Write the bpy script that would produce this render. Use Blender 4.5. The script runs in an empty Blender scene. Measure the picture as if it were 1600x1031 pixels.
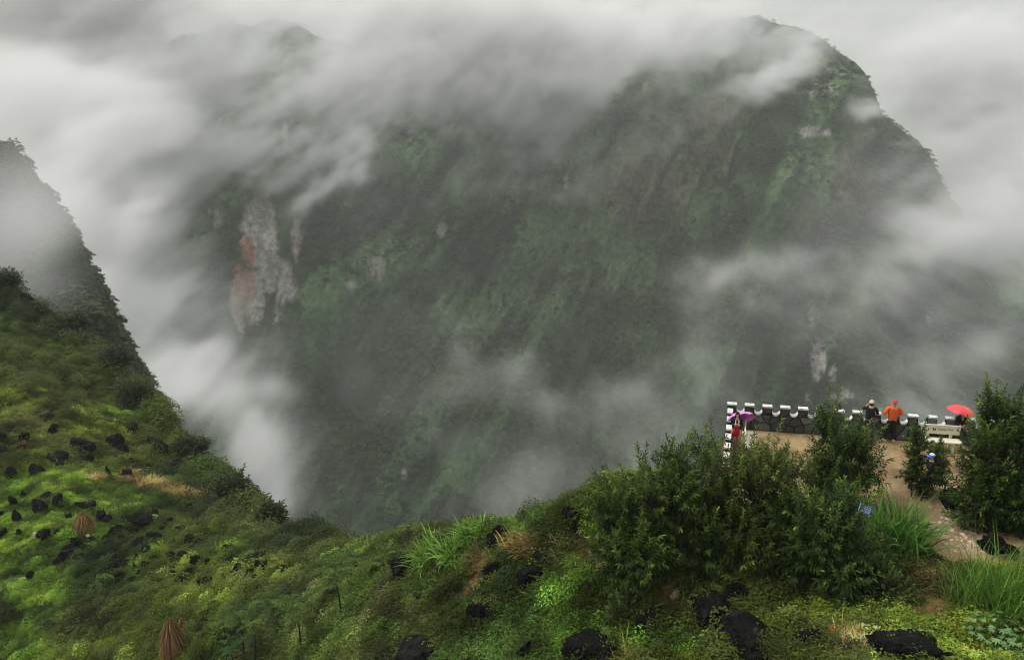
import bpy, bmesh, math, random
import numpy as np
from mathutils import Vector, Matrix, noise as mnoise
R = math.radians
SC = bpy.context.scene
COL = SC.collection

# ------------------------------------------------------------------ camera, sky, sun, exposure
CZ = 15.0                      # height of the viewpoint above the terrace (terrace floor is z = 0)
PITCH = R(20.0)
F = 1280.0                     # focal length in pixels of the 1600 wide photograph
cam = bpy.data.cameras.new('camera')
cam.sensor_width = 36.0
cam.lens = 36.0 * F / 1600.0
cam.clip_start = 0.5
cam.clip_end = 20000.0
camo = bpy.data.objects.new('camera', cam)
camo.location = (0, 0, CZ)
camo.rotation_euler = (R(90) - PITCH, 0, 0)
COL.objects.link(camo)
SC.camera = camo

OVC = 6.0
SUN_EL, SUN_ROT = R(50), R(-75)
w = bpy.data.worlds.new('World'); SC.world = w; w.use_nodes = True
nt = w.node_tree; nt.nodes.clear()
sky = nt.nodes.new('ShaderNodeTexSky'); sky.sky_type = 'NISHITA'; sky.sun_disc = False
sky.sun_elevation = SUN_EL; sky.sun_rotation = SUN_ROT
sky.air_density = 1.0; sky.dust_density = 2.0; sky.ozone_density = 1.0; sky.altitude = 1200
hs = nt.nodes.new('ShaderNodeHueSaturation'); hs.inputs['Saturation'].default_value = 0.12
bg = nt.nodes.new('ShaderNodeBackground'); bg.inputs['Strength'].default_value = 0.15
wo = nt.nodes.new('ShaderNodeOutputWorld')
# overcast: the even cloud cover (three times as bright overhead as at the horizon) over the clear sky
tcw = nt.nodes.new('ShaderNodeTexCoord'); sxw = nt.nodes.new('ShaderNodeSeparateXYZ'); nt.links.new(tcw.outputs['Generated'], sxw.inputs[0])
mrw = nt.nodes.new('ShaderNodeMapRange'); mrw.inputs['From Min'].default_value = 0; mrw.inputs['From Max'].default_value = 1; mrw.inputs['To Min'].default_value = OVC / 3; mrw.inputs['To Max'].default_value = OVC; nt.links.new(sxw.outputs[2], mrw.inputs[0])
mxw = nt.nodes.new('ShaderNodeMix'); mxw.data_type = 'RGBA'; mxw.inputs[0].default_value = .85
tnw = nt.nodes.new('ShaderNodeMix'); tnw.data_type = 'RGBA'; tnw.blend_type = 'MULTIPLY'; tnw.inputs[0].default_value = 1; tnw.inputs[6].default_value = (1.0, 1.0, .985, 1)
nt.links.new(mrw.outputs[0], tnw.inputs[7]); nt.links.new(sky.outputs[0], hs.inputs['Color']); nt.links.new(hs.outputs[0], mxw.inputs[6]); nt.links.new(tnw.outputs[2], mxw.inputs[7]); nt.links.new(mxw.outputs[2], bg.inputs['Color']); nt.links.new(bg.outputs[0], wo.inputs[0])
sl = bpy.data.lights.new('sun', 'SUN'); sl.energy = 1.5; sl.angle = R(14); sl.color = (1.0, 0.965, 0.91)
so = bpy.data.objects.new('sun', sl); COL.objects.link(so)
so.rotation_euler = Vector((math.sin(SUN_ROT) * math.cos(SUN_EL), math.cos(SUN_ROT) * math.cos(SUN_EL), math.sin(SUN_EL))).to_track_quat('Z', 'Y').to_euler()
so.location = (-60, -40, 160)
SC.view_settings.view_transform = 'Standard'; SC.view_settings.look = 'None'
SC.view_settings.exposure = 0.52; SC.view_settings.gamma = 1.0
SC.cycles.use_denoising = True; SC.cycles.denoising_prefilter = 'ACCURATE'; SC.cycles.pixel_filter_type = 'BLACKMAN_HARRIS'; SC.cycles.filter_width = 1.1
SC.cycles.use_adaptive_sampling = True; SC.cycles.adaptive_threshold = 0.012
SC.cycles.max_bounces = 8; SC.cycles.diffuse_bounces = 2; SC.cycles.glossy_bounces = 1
SC.cycles.transmission_bounces = 2; SC.cycles.transparent_max_bounces = 8; SC.cycles.volume_bounces = 3
SC.cycles.volume_step_rate = 1.3; SC.cycles.volume_max_steps = 512

# ------------------------------------------------------------------ helpers
FW = np.array((0, math.cos(PITCH), -math.sin(PITCH))); UP = np.array((0, math.sin(PITCH), math.cos(PITCH)))
def ray(px, py):
    return FW + np.array((1.0, 0, 0)) * ((px - 800) / F) + UP * ((515.5 - py) / F)
def at(px, py, d):                                   # the point at depth d on the line of sight through photograph pixel (px, py)
    return np.array((0, 0, CZ)) + ray(px, py) * d
def at_z(px, py, z=0.0):
    r = ray(px, py); return at(px, py, (z - CZ) / r[2])

def mesh_obj(name, verts, faces, mat=None, parent=None, smooth=False, cols=None, loc=None):
    me = bpy.data.meshes.new(name)
    verts = np.asarray(verts, dtype=np.float32).reshape(-1, 3)
    if isinstance(faces, np.ndarray):
        n, k = faces.shape
        me.vertices.add(len(verts)); me.vertices.foreach_set('co', verts.ravel())
        me.loops.add(n * k); me.loops.foreach_set('vertex_index', faces.astype(np.int32).ravel())
        me.polygons.add(n); me.polygons.foreach_set('loop_start', np.arange(0, n * k, k, dtype=np.int32))
        me.update(calc_edges=True); me.validate()
    else:
        me.from_pydata([tuple(v) for v in verts.tolist()], [], faces); me.update()
    if cols is not None:
        at_ = me.attributes.new('tint', 'FLOAT_COLOR', 'POINT')
        c = np.ones((len(verts), 4), dtype=np.float32); c[:, :3] = cols; at_.data.foreach_set('color', c.ravel())
    if smooth:
        me.polygons.foreach_set('use_smooth', np.ones(len(me.polygons), dtype=bool))
    if mat: me.materials.append(mat)
    o = bpy.data.objects.new(name, me); COL.objects.link(o)
    if parent: o.parent = parent
    if loc is not None: o.location = loc
    return o
def tag(o, label=None, cat=None, group=None, kind=None):
    if label: o['label'] = label
    if cat: o['category'] = cat
    if group: o['group'] = group
    if kind: o['kind'] = kind
    return o
def thing(name, loc, label, cat, group=None, rz=0.0):
    o = bpy.data.objects.new(name, None); COL.objects.link(o); o.location = loc; o.rotation_euler = (0, 0, rz); o.empty_display_size = 0.2
    return tag(o, label, cat, group)

def lat_noise(shape, cells, seed):                   # smooth random values on a regular grid (any dimension)
    rg = np.random.default_rng(seed)
    a = rg.random([int(math.ceil(c)) + 2 for c in cells]).astype(np.float32)
    for ax, (n, c) in enumerate(zip(shape, cells)):
        t = np.linspace(0, c, n, endpoint=False); i = t.astype(int); f = (t - i).astype(np.float32); f = f * f * (3 - 2 * f)
        a = np.moveaxis(a, ax, -1)
        a = a[..., i] * (1 - f) + a[..., i + 1] * f
        a = np.moveaxis(a, -1, ax)
    return a
def fbm(shape, cells, seed, octaves=4, gain=0.5):
    out = 0; amp = 1.0; tot = 0
    for k in range(octaves):
        out = out + amp * lat_noise(shape, [c * 2 ** k for c in cells], seed + 17 * k); tot += amp; amp *= gain
    return out / tot
def hash2(ix, iy, seed):
    h = (ix.astype(np.int64) * 374761393 + iy.astype(np.int64) * 668265263 + seed * 974634777) & 0xFFFFFFFF
    h = ((h ^ (h >> 13)) * 1274126177) & 0xFFFFFFFF
    return ((h ^ (h >> 16)) & 0xFFFF) / 65535.0
def vn2(x, y, s, seed):                              # value noise at scattered points, cell size s
    x = np.asarray(x, float) / s; y = np.asarray(y, float) / s
    ix = np.floor(x); iy = np.floor(y); fx = x - ix; fy = y - iy
    fx = fx * fx * (3 - 2 * fx); fy = fy * fy * (3 - 2 * fy)
    a = hash2(ix, iy, seed); b = hash2(ix + 1, iy, seed); c = hash2(ix, iy + 1, seed); d = hash2(ix + 1, iy + 1, seed)
    return (a * (1 - fx) + b * fx) * (1 - fy) + (c * (1 - fx) + d * fx) * fy
def fb2(x, y, s, seed, o=4):
    t = 0; a = 1; n = 0
    for k in range(o): t = t + a * vn2(x, y, s / 2 ** k, seed + 31 * k); n += a; a *= .5
    return t / n
def sstep(a, b, x): t = np.clip((x - a) / (b - a), 0, 1); return t * t * (3 - 2 * t)

class NB:                                            # little node-tree builder
    def __init__(s, name):
        s.m = bpy.data.materials.new(name); s.m.use_nodes = True; s.t = s.m.node_tree; s.t.nodes.clear()
        s.out = s.t.nodes.new('ShaderNodeOutputMaterial')
    def n(s, ty, **kw):
        nd = s.t.nodes.new(ty)
        for k, v in kw.items():
            if k.startswith('i_'): nd.inputs[k[2:].replace('_', ' ')].default_value = v
            else: setattr(nd, k, v)
        return nd
    def l(s, a, b): s.t.links.new(a, b)
    def noise(s, scale, detail=4, rough=.6, coord='Object', stretch=None):
        tc = s.n('ShaderNodeTexCoord'); src = tc.outputs[coord]
        if stretch:
            mp = s.n('ShaderNodeMapping'); mp.inputs['Scale'].default_value = stretch; s.l(src, mp.inputs[0]); src = mp.outputs[0]
        nz = s.n('ShaderNodeTexNoise'); nz.inputs['Scale'].default_value = scale; nz.inputs['Detail'].default_value = detail; nz.inputs['Roughness'].default_value = rough
        s.l(src, nz.inputs['Vector']); return nz.outputs['Fac']
    def ramp(s, fac, stops):
        r = s.n('ShaderNodeValToRGB'); e = r.color_ramp.elements
        while len(e) < len(stops): e.new(0.5)
        for q, (p, c) in zip(e, stops): q.position = p; q.color = (*c, 1) if len(c) == 3 else c
        s.l(fac, r.inputs[0]); return r.outputs[0]
    def mixc(s, fac, a, b, mode='MIX'):
        m = s.n('ShaderNodeMix', data_type='RGBA', blend_type=mode)
        for v, sock in ((fac, m.inputs[0]), (a, m.inputs[6]), (b, m.inputs[7])):
            if hasattr(v, 'is_output'): s.l(v, sock)
            else: sock.default_value = v if isinstance(v, (int, float)) else (*v, 1)
        return m.outputs[2]
    def bsdf(s, col, rough=.8, spec=.3, bump=None, bump_d=.02, bump_s=.5):
        b = s.n('ShaderNodeBsdfPrincipled'); b.inputs['Roughness'].default_value = rough; b.inputs['Specular IOR Level'].default_value = spec
        if hasattr(col, 'is_output'): s.l(col, b.inputs['Base Color'])
        else: b.inputs['Base Color'].default_value = (*col, 1)
        if bump is not None:
            bp = s.n('ShaderNodeBump'); bp.inputs['Distance'].default_value = bump_d; bp.inputs['Strength'].default_value = bump_s
            s.l(bump, bp.inputs['Height']); s.l(bp.outputs[0], b.inputs['Normal'])
        s.l(b.outputs[0], s.out.inputs[0]); return b
def simple(name, col, rough=.8, var=.25, scale=6, spec=.3, bump=.01):
    b = NB(name); nz = b.noise(scale)
    c = b.ramp(nz, [(.3, tuple(v * (1 - var) for v in col)), (.7, tuple(min(1, v * (1 + var)) for v in col))])
    b.bsdf(c, rough, spec, bump=nz if bump else None, bump_d=bump or .01); return b.m

# ------------------------------------------------------------------ the far mountain across the gorge
YF, ZF, SLF = 560.0, -330.0, 0.80                    # its face leans back: Y = YF + SLF (z - ZF)
def on_face(px, py, off=0.0):
    r = ray(px, py); t = (YF + SLF * (CZ - ZF) - off) / (r[1] - SLF * r[2]); return np.array((0, 0, CZ)) + r * t
crest_px = [(-500, 420), (-250, 380), (0, 330), (100, 250), (190, 150), (260, 75), (350, 40), (430, 30), (520, 60), (640, 110), (760, 120), (900, 100), (1010, 60), (1110, 40),
            (1180, 28), (1250, 50), (1290, 72), (1325, 100), (1352, 128), (1366, 158), (1374, 182), (1400, 196), (1432, 220), (1456, 250), (1474, 292), (1496, 328), (1530, 372), (1600, 420), (1800, 520), (2200, 640)]
cw = np.array([on_face(*p) for p in crest_px]); cw = cw[np.argsort(cw[:, 0])]
NX, NS = 760, 330
X0, X1 = -620.0, 760.0
gx = np.linspace(X0, X1, NX)
zc = np.interp(gx, cw[:, 0], cw[:, 2]) + (fbm((NX,), (60,), 5, 4) - .5) * 14
ZB = -470.0
s = np.linspace(0, 1, NS - 50)
S, XX = np.meshgrid(s, gx, indexing='ij')
ZZ = ZB + (zc[None, :] - ZB) * S
YY = YF + SLF * (ZZ - ZF)
shp = S.shape
n1 = fbm(shp, (3.2, 7), 21, 5, .52); n2 = fbm(shp, (10, 34), 77, 4, .55); n3 = fbm(shp, (40, 110), 99, 3, .6)
rid = 1 - np.abs(2 * fbm(shp, (2.0, 8.5), 43, 4, .5) - 1)
disp = (n1 - .5) * 110 + (rid - .7) * 90 + (n2 - .5) * 44 + (n3 - .5) * 16 + 0
def lean2(cells, seed, o, gain, k):                   # gullies and spurs that run down to the left
    pad = int(k * NS) + 1; w_ = fbm((NS, NX + pad), (cells[0], cells[1] * (NX + pad) / NX), seed, o, gain); out = np.empty((NS, NX), np.float32)
    for i in range(NS): q_ = int(k * max(NS - 50 - i, 0)); out[i] = w_[i, q_:q_ + NX]
    return out
GUL = .62 * lean2((2.2, 34), 57, 4, .55, .75) + .38 * lean2((4, 90), 58, 4, .6, .55)
GUL = np.clip((GUL - GUL.mean()) / GUL.std() * .17 + .5, 0, 1)
def gx_bump(px, py, rx, ry, amp, pw=2.0):            # a swelling of the face round a point of it
    c = on_face(px, py); d = np.linalg.norm(c - np.array((0, 0, CZ)))
    a = rx * d / F; b = ry * d / F
    return amp * np.exp(-(np.abs((XX - c[0]) / a) ** pw + np.abs((ZZ - c[2]) / b) ** pw))
disp -= (GUL[:NS - 50] - .5) * 46
disp += gx_bump(400, 360, 170, 170, 75, 3) + gx_bump(1290, 170, 110, 90, 26) + gx_bump(1240, 300, 130, 300, 34) + gx_bump(1040, 330, 160, 260, 30) - gx_bump(640, 600, 160, 160, 40) - gx_bump(890, 300, 60, 160, 22)
fade = np.clip((1 - S) * 6, 0.12, 1)                  # keep the crest line where it is
disp *= fade
nrm = np.array((0, -1, SLF)) / math.hypot(1, SLF)
YY = YY + nrm[1] * disp; ZZ2 = ZZ + nrm[2] * disp * .6
# back slope behind the crest
sb = np.linspace(0, 1, 51)[1:]
YB_ = YY[-1][None, :] + sb[:, None] * 260 + (fbm((50, NX), (5, 50), 3, 3) - .5) * 10
ZB_ = ZZ2[-1][None, :] - (sb[:, None] ** 1.3) * 330
MX = np.vstack([XX, np.repeat(gx[None, :], 50, 0)]); MY = np.vstack([YY, YB_]); MZ = np.vstack([ZZ2, ZB_])
mv = np.stack([MX, MY, MZ], -1).reshape(-1, 3)
ii, jj = np.meshgrid(np.arange(NS - 1), np.arange(NX - 1), indexing='ij'); b0 = (ii * NX + jj).ravel()
mf = np.stack([b0, b0 + 1, b0 + NX + 1, b0 + NX], 1)
# what covers the face: bare rock, rust stains, bright meadow, brown grass
U = (MX.ravel()); Wz = MZ.ravel()
shape2 = (NS, NX)
q1 = fbm(shape2, (9, 30), 131, 4).ravel(); q2 = fbm(shape2, (30, 26), 171, 4).ravel(); q3 = fbm(shape2, (4, 9), 191, 4).ravel(); q4 = fbm(shape2, (12, 150), 211, 3, .6).ravel()
def proj(p):                                         # photograph pixel and depth of world points
    q = p - np.array((0, 0, CZ)); d = q @ FW
    return 800 + F * q[:, 0] / d, 515.5 - F * (q @ UP) / d, d
PXM, PYM, _ = proj(mv)
def spot(px, py, rx, ry, pw=2):
    return np.exp(-(np.abs((PXM - px) / rx) ** pw + np.abs((PYM - py) / ry) ** pw))
rock = np.zeros(len(U))
for (px, py, rx, ry, a) in [(402, 395, 30, 85, 1.6), (388, 465, 30, 62, 1.6), (436, 440, 26, 40, 1.2), (414, 335, 18, 45, 1.0), (465, 370, 11, 50, .8), (430, 500, 20, 30, .8), (262, 300, 26, 18, .8), (300, 312, 26, 22, .7), (585, 415, 20, 36, .9), (548, 445, 16, 12, .7),
        (445, 210, 7, 40, .75), (1272, 206, 30, 9, 1.05), (1285, 130, 60, 40, .62), (1278, 555, 15, 40, 1.05), (1300, 590, 10, 24, .9), (1268, 500, 8, 26, .75), (1310, 620, 28, 16, .8), (1262, 625, 8, 16, .7), (1452, 497, 6, 14, .8),
        (886, 285, 7, 24, .9), (632, 740, 5, 14, .8), (690, 360, 14, 16, .7), (360, 200, 90, 60, .42), (330, 330, 60, 60, .5), (1180, 160, 60, 30, .35)]:
    rock = np.maximum(rock, a * spot(px, py, rx, ry))
q5 = fbm(shape2, (34, 420), 231, 3, .6).ravel(); q6 = .55 * q4 + .45 * q5
rk = sstep(.36, .62, rock * (.02 + 1.75 * q6 * (.35 + 1.3 * q1)))
rust = np.zeros(len(U))
for (px, py, rx, ry, a) in [(376, 440, 24, 64, 1.4), (386, 400, 16, 36, 1.0), (466, 385, 8, 36, .7), (458, 424, 10, 14, .6), (400, 510, 14, 22, .7)]:
    rust = np.maximum(rust, a * spot(px, py, rx, ry))
mead = np.zeros(len(U))
for (px, py, rx, ry, a) in [(960, 400, 170, 90, .9), (1100, 330, 120, 120, .7), (830, 480, 140, 60, .8), (1000, 540, 130, 70, .7), (690, 480, 60, 30, .6), (1150, 220, 90, 50, .55), (1420, 220, 40, 26, .9), (1300, 380, 90, 120, .5), (950, 300, 60, 60, .5), (600, 660, 200, 80, .35)]:
    mead = np.maximum(mead, a * spot(px, py, rx, ry))
md = sstep(.28, .72, mead * (.3 + .9 * q3 + .5 * (1 - sstep(.35, .65, GUL.ravel()))))
brn = np.zeros(len(U))
for (px, py, rx, ry, a) in [(1010, 290, 90, 80, 1.0), (1100, 240, 80, 40, .8), (1330, 300, 60, 90, .8), (1120, 180, 70, 40, .8), (1060, 440, 50, 70, .5), (1290, 420, 70, 90, .6)]:
    brn = np.maximum(brn, a * spot(px, py, rx, ry))
br = sstep(.30, .80, brn * (.45 + 1.1 * q1))
def C(*c): return np.array(c)[None, :]
green = C(.050, .084, .036) * (0.35 + 1.5 * q2[:, None]) * (1 + .5 * (q4[:, None] - .5))
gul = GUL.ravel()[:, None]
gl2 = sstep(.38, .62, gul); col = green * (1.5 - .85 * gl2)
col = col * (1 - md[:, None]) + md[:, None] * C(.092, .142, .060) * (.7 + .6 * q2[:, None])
col = col * (1 - .8 * br[:, None]) + .8 * br[:, None] * C(.13, .125, .08) * (.75 + .5 * q1[:, None])
rc = C(.42, .40, .36) * (.10 + 1.4 * q6[:, None]); rs = sstep(.35, .8, rust * (.5 + q1))[:, None]
rc = rc * (1 - .95 * rs) + .95 * rs * C(.38, .20, .125) * (.6 + .6 * q4[:, None])
col = col * (1 - rk[:, None]) + rk[:, None] * rc
b = NB('mountain_ground')
a_ = b.n('ShaderNodeAttribute', attribute_name='tint')
z1 = b.noise(.22, 6, .65); z2 = b.noise(.05, 5, .6, stretch=(1, 1, .25))
c_ = b.mixc(1.0, a_.outputs['Color'], b.ramp(z1, [(.3, (.45, .45, .45)), (.7, (1.6, 1.6, 1.6))]), 'MULTIPLY')
c_ = b.mixc(1.0, c_, b.ramp(z2, [(.3, (.7, .7, .7)), (.7, (1.3, 1.3, 1.3))]), 'MULTIPLY')
b.bsdf(c_, .95, .1, bump=z1, bump_d=3.0, bump_s=.8)
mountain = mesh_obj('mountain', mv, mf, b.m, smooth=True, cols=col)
tag(mountain, kind='structure')
gl_ = gl2[:(NS - 20) * NX, 0]
mtn_pts = (mv[:(NS - 20) * NX], rk[:(NS - 20) * NX], md[:(NS - 20) * NX], br[:(NS - 20) * NX], col[:(NS - 20) * NX])

# ground far below and beyond, out to the horizon
gm = simple('valley_ground', (.03, .042, .02), .95, .4, .02)
valley = mesh_obj('valley_floor', [(-3000, -1500, -480), (3000, -1500, -480), (3000, 4500, -480), (-3000, 4500, -480)], [(0, 1, 2, 3)], gm)
tag(valley, kind='structure')

# ------------------------------------------------------------------ drifting mist in the gorge (one real volume on a grid) and the hazy air
VX, VY, VZ = (-560.0, 600.0), (90.0, 1130.0), (-340.0, 90.0); VH = (3.0, 6.5, 3.0)
vn = [int(round((b_ - a0) / h_)) for (a0, b_), h_ in zip((VX, VY, VZ), VH)]
axs = [a0 + h_ * (np.arange(n) + .5) for (a0, b_), n, h_ in zip((VX, VY, VZ), vn, VH)]
PX, PY, PZ = [a.astype(np.float32) for a in np.meshgrid(*axs, indexing='ij', sparse=True)]
def box_cells(lx, ly, lz): return [vn[0] * VH[0] / lx, vn[1] * VH[1] / ly, vn[2] * VH[2] / lz]
def torn(lx, ly, lz, seed, o, gain, lean):           # noise whose streaks lean like the drift of the mist
    pad = int(abs(lean) * vn[2]) + 1; w_ = fbm((vn[0] + pad, vn[1], vn[2]), [(vn[0] + pad) * VH[0] / lx, vn[1] * VH[1] / ly, vn[2] * VH[2] / lz], seed, o, gain); out = np.empty(vn, np.float32)
    for k in range(vn[2]):
        s0 = int(lean * (vn[2] - k)); out[:, :, k] = w_[s0:s0 + vn[0], :, k]
    return out
nA = torn(82, 300, 84, 301, 6, .66, .9)
nB = torn(48, 240, 46, 401, 5, .68, 1.0); nB = 1 - np.abs(2 * nB - 1)
nz_ = .62 * (nA - nA.mean()) / nA.std() + .55 * (nB - nB.mean()) / nB.std()
n01 = np.clip(.5 + .24 * nz_, 0, 1)
BLOBS = [
 # px, py, distance as a share of the way to the face, rx, ry (photo pixels), depth radius (m), tilt (deg), amount
 # ---- upper bank across the middle and the top
 (640, 60, .86, 150, 75, 70, 0, 1.5), (800, 90, .86, 150, 75, 70, 0, 1.6), (950, 90, .88, 120, 65, 60, 18, 1.5), (700, 140, .84, 120, 50, 50, 0, 1.1), (860, 140, .84, 120, 40, 45, 8, 1.1), (1040, 40, .9, 90, 55, 50, 25, 1.3), (600, 170, .84, 60, 40, 40, 20, .8),
 (60, 20, .8, 200, 120, 120, 0, 1.6), (200, 0, .84, 130, 40, 60, 0, 1.0), (420, 0, .86, 160, 22, 50, 0, .8), (1150, 0, .9, 110, 26, 40, 0, 1.0), (1090, 90, .88, 40, 30, 30, 35, .7),
 (320, 115, .84, 60, 22, 30, 25, .7), (510, 120, .84, 50, 40, 30, 30, .75), (420, 150, .84, 120, 60, 40, 0, .3), (560, 225, .83, 50, 24, 30, 35, .75), (400, 270, .82, 60, 30, 30, 20, .62), (300, 250, .8, 70, 40, 40, 20, .62),
 # ---- the stream pouring down on the left
 (80, 180, .7, 95, 95, 95, -20, 2.2), (140, 300, .66, 62, 80, 75, -15, 2.1), (185, 410, .63, 54, 75, 60, -25, 2.1), (235, 500, .6, 52, 65, 50, -30, 2.0), (290, 590, .57, 56, 60, 45, -38, 2.0), (350, 665, .55, 60, 50, 42, -38, 1.9), (430, 745, .52, 58, 46, 40, -35, 1.8), (500, 810, .5, 46, 36, 34, -35, 1.6), (110, 400, .6, 60, 70, 50, 0, 1.6), (180, 520, .57, 50, 60, 45, 0, 1.5), (390, 700, .53, 40, 30, 30, -35, 1.3),
 (20, 270, -148, 90, 60, 18, 0, 2.0), (10, 400, -138, 90, 60, 19, -30, 2.6), (60, 330, -150, 60, 50, 18, -30, 1.5), (100, 440, -130, 60, 34, 16, -30, 1.8), (60, 560, -84, 90, 30, 10, -20, .5), (200, 220, .78, 50, 50, 40, 0, .8), (240, 350, .75, 40, 40, 30, -20, .55), (410, 620, .6, 36, 26, 25, 0, .7), (300, 440, .72, 28, 34, 26, -20, .5), (330, 540, .66, 30, 30, 25, -20, .55),
 (330, 150, .82, 140, 90, 45, 10, .3), (460, 230, .83, 80, 60, 35, 30, .8), (215, 180, .8, 60, 90, 40, 0, 1.0),
 (360, 110, .82, 170, 90, 45, 0, .26), (480, 150, .82, 110, 80, 40, 20, .36), (350, 250, .81, 120, 60, 35, 20, .6),
 (240, 460, .62, 60, 70, 45, -25, 1.3), (340, 490, .7, 55, 60, 36, -25, .75), (400, 600, .62, 55, 50, 36, -30, .75), (290, 340, .76, 60, 70, 40, -20, .62), (330, 440, .74, 55, 70, 40, -25, .62), (380, 550, .68, 55, 60, 40, -30, .62), (440, 650, .62, 60, 50, 36, -30, .62), (520, 740, .58, 60, 40, 36, -30, .55),
 # ---- bright streaks
 (520, 280, .83, 80, 14, 20, 36, 1.35), (470, 318, .83, 30, 10, 20, 60, .8), (1215, 108, .88, 74, 20, 20, 40, 1.35), (1180, 140, .88, 40, 10, 18, 55, 1.3), (1140, 150, .88, 60, 24, 28, 40, .5), (1260, 60, .89, 60, 24, 25, 20, .6),
 # ---- right side
 (1260, 430, .8, 110, 110, 40, 0, .52), (1450, 340, .84, 110, 70, 40, -20, .6), (1450, 540, .76, 120, 60, 40, 0, .45), (1120, 470, .8, 60, 90, 30, 10, .4), (1540, 520, .78, 80, 60, 40, 0, .5),
 (1386, 165, .87, 30, 20, 22, -15, 1.8), (1500, 150, 1.14, 90, 60, 60, -30, 1.7), (1570, 250, 1.1, 80, 80, 60, -40, 1.8), (1200, 45, .89, 120, 36, 30, 10, .95), (1425, 235, .87, 60, 60, 25, -30, .55), (1300, 90, .9, 40, 40, 25, -30, .35), (1600, 330, .86, 90, 90, 60, -30, 1.4), (1560, 390, .84, 70, 40, 40, 0, 1.2), (1500, 365, .82, 34, 26, 30, 0, .8), (1450, 300, .86, 50, 50, 35, -20, .28), (1590, 190, 1.14, 130, 100, 80, 0, 1.9), (1480, 80, 1.14, 140, 60, 70, 0, 1.5), (1470, 260, 1.1, 60, 70, 50, -40, 1.4),
 (1400, 400, .82, 60, 50, 35, 0, .6), (1460, 440, .8, 60, 40, 35, -10, .6), (1240, 340, .84, 55, 80, 32, 8, .5), (1200, 470, .82, 60, 80, 32, 8, .45), (1130, 570, .78, 70, 60, 32, 20, .42), (1300, 360, .84, 50, 60, 30, 0, .5), (1400, 630, .7, 80, 24, 30, 0, .45), (1480, 610, .7, 90, 40, 35, 0, .45), (1340, 470, .8, 60, 50, 30, 0, .3),
 # ---- low drifting veils in the bowl
 (640, 560, .76, 150, 90, 40, 0, 0.28), (960, 700, .68, 160, 60, 40, 0, 0.17), (560, 330, .83, 90, 90, 35, 20, 0.29), (760, 260, .84, 160, 40, 35, 0, 0.34), (1010, 200, .86, 90, 40, 35, 25, 0.35),
 (930, 640, .72, 80, 28, 32, 10, 0.39), (1000, 600, .74, 60, 26, 28, 25, 0.32), (800, 775, .64, 120, 40, 35, 0, 0.29), (715, 520, .78, 24, 34, 20, 25, 0.56), (860, 605, .74, 60, 24, 26, 10, 0.43), (900, 730, .66, 90, 35, 32, 0, 0.21), (640, 500, .8, 36, 24, 20, 0, 0.35), (560, 620, .72, 60, 30, 30, 0, 0.29), (1050, 650, .72, 80, 45, 32, 20, 0.29), (690, 680, .7, 70, 30, 32, 0, 0.29), (650, 300, .84, 70, 40, 28, 20, 0.35), (800, 560, .76, 50, 20, 22, 10, 0.32),
]
D = np.zeros(vn, dtype=np.float32)
WXa = ((fbm(vn, box_cells(70, 220, 60), 511, 5, .68) - .5) * 130).astype(np.float32); WZa = ((fbm(vn, box_cells(70, 220, 60), 611, 5, .68) - .5) * 105).astype(np.float32)
for (px, py, fr, rx, ry, dr, ang, amt) in BLOBS:
    c = on_face(px, py); full = np.linalg.norm(c - np.array((0, 0, CZ)))
    full = min(full, 1150.0); rr = ray(px, py); rr = rr / np.linalg.norm(rr)
    if fr < 0: full = -fr / .99; fr = .99
    c = np.array((0, 0, CZ)) + rr * full * fr; d = full * fr
    a, b_ = rx * d / F, ry * d / F; ca, sa = math.cos(R(ang)), math.sin(R(ang))
    ex = 2.6 * max(a, b_); ey = 2.6 * dr + .4 * ex
    sl_ = []
    for ax_, lim in ((0, ex), (1, ey), (2, ex)):
        q = np.nonzero(np.abs(axs[ax_] - c[ax_]) < lim)[0]; sl_.append(slice(q[0], q[-1] + 1) if len(q) else slice(0, 0))
    dr = dr * (.6 if dr > 20 else 1)
    X_ = PX[sl_[0]] - c[0]; Y_ = PY[:, sl_[1]] - c[1]; Z_ = PZ[:, :, sl_[2]] - c[2]
    wk = min(1.0, .35 + b_ / 30.0) * min(1.0, d / 300.0); X_ = X_ + WXa[tuple(sl_)] * wk; Z_ = Z_ + WZa[tuple(sl_)] * wk
    u = (X_ * ca + Z_ * sa) / a; v = (-X_ * sa + Z_ * ca) / b_; y_ = (Y_ + .25 * Z_) / dr
    D[tuple(sl_)] += (1.0 if fr < .985 else .6) * amt * np.exp(-(u * u + v * v + y_ * y_))
D = np.minimum(D, 1.5)
den = D * (.10 + 1.05 * sstep(.22, .88, n01 + .42 * (D - .60))) * sstep(.01, .12, D)
# nothing reaches the faces of the grid
for ax_ in range(3):
    n = vn[ax_]; e = np.minimum(np.arange(n), np.arange(n)[::-1]) / 6.0; e = np.clip(e, 0, 1)
    sh_ = [1, 1, 1]; sh_[ax_] = n; den = den * e.reshape(sh_).astype(np.float32)
MIST_K = 0.036
pts = np.stack(np.broadcast_arrays(PX, PY, PZ), -1).reshape(-1, 3)
me = bpy.data.meshes.new('mist'); me.vertices.add(len(pts)); me.vertices.foreach_set('co', pts.astype(np.float32).ravel())
at_ = me.attributes.new('amount', 'FLOAT', 'POINT'); at_.data.foreach_set('value', (den * MIST_K).astype(np.float32).ravel())
mist = bpy.data.objects.new('mist', me); COL.objects.link(mist); tag(mist, 'white mist drifting through the gorge in front of the far mountain', 'mist', kind='stuff')
b = NB('mist_air'); pv = b.n('ShaderNodeVolumePrincipled'); pv.inputs['Color'].default_value = (.985, .99, .985, 1); pv.inputs['Density'].default_value = 1.0; pv.inputs['Anisotropy'].default_value = 0.15
b.l(pv.outputs[0], b.out.inputs['Volume'])
ng = bpy.data.node_groups.new('mist_grid', 'GeometryNodeTree')
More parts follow.
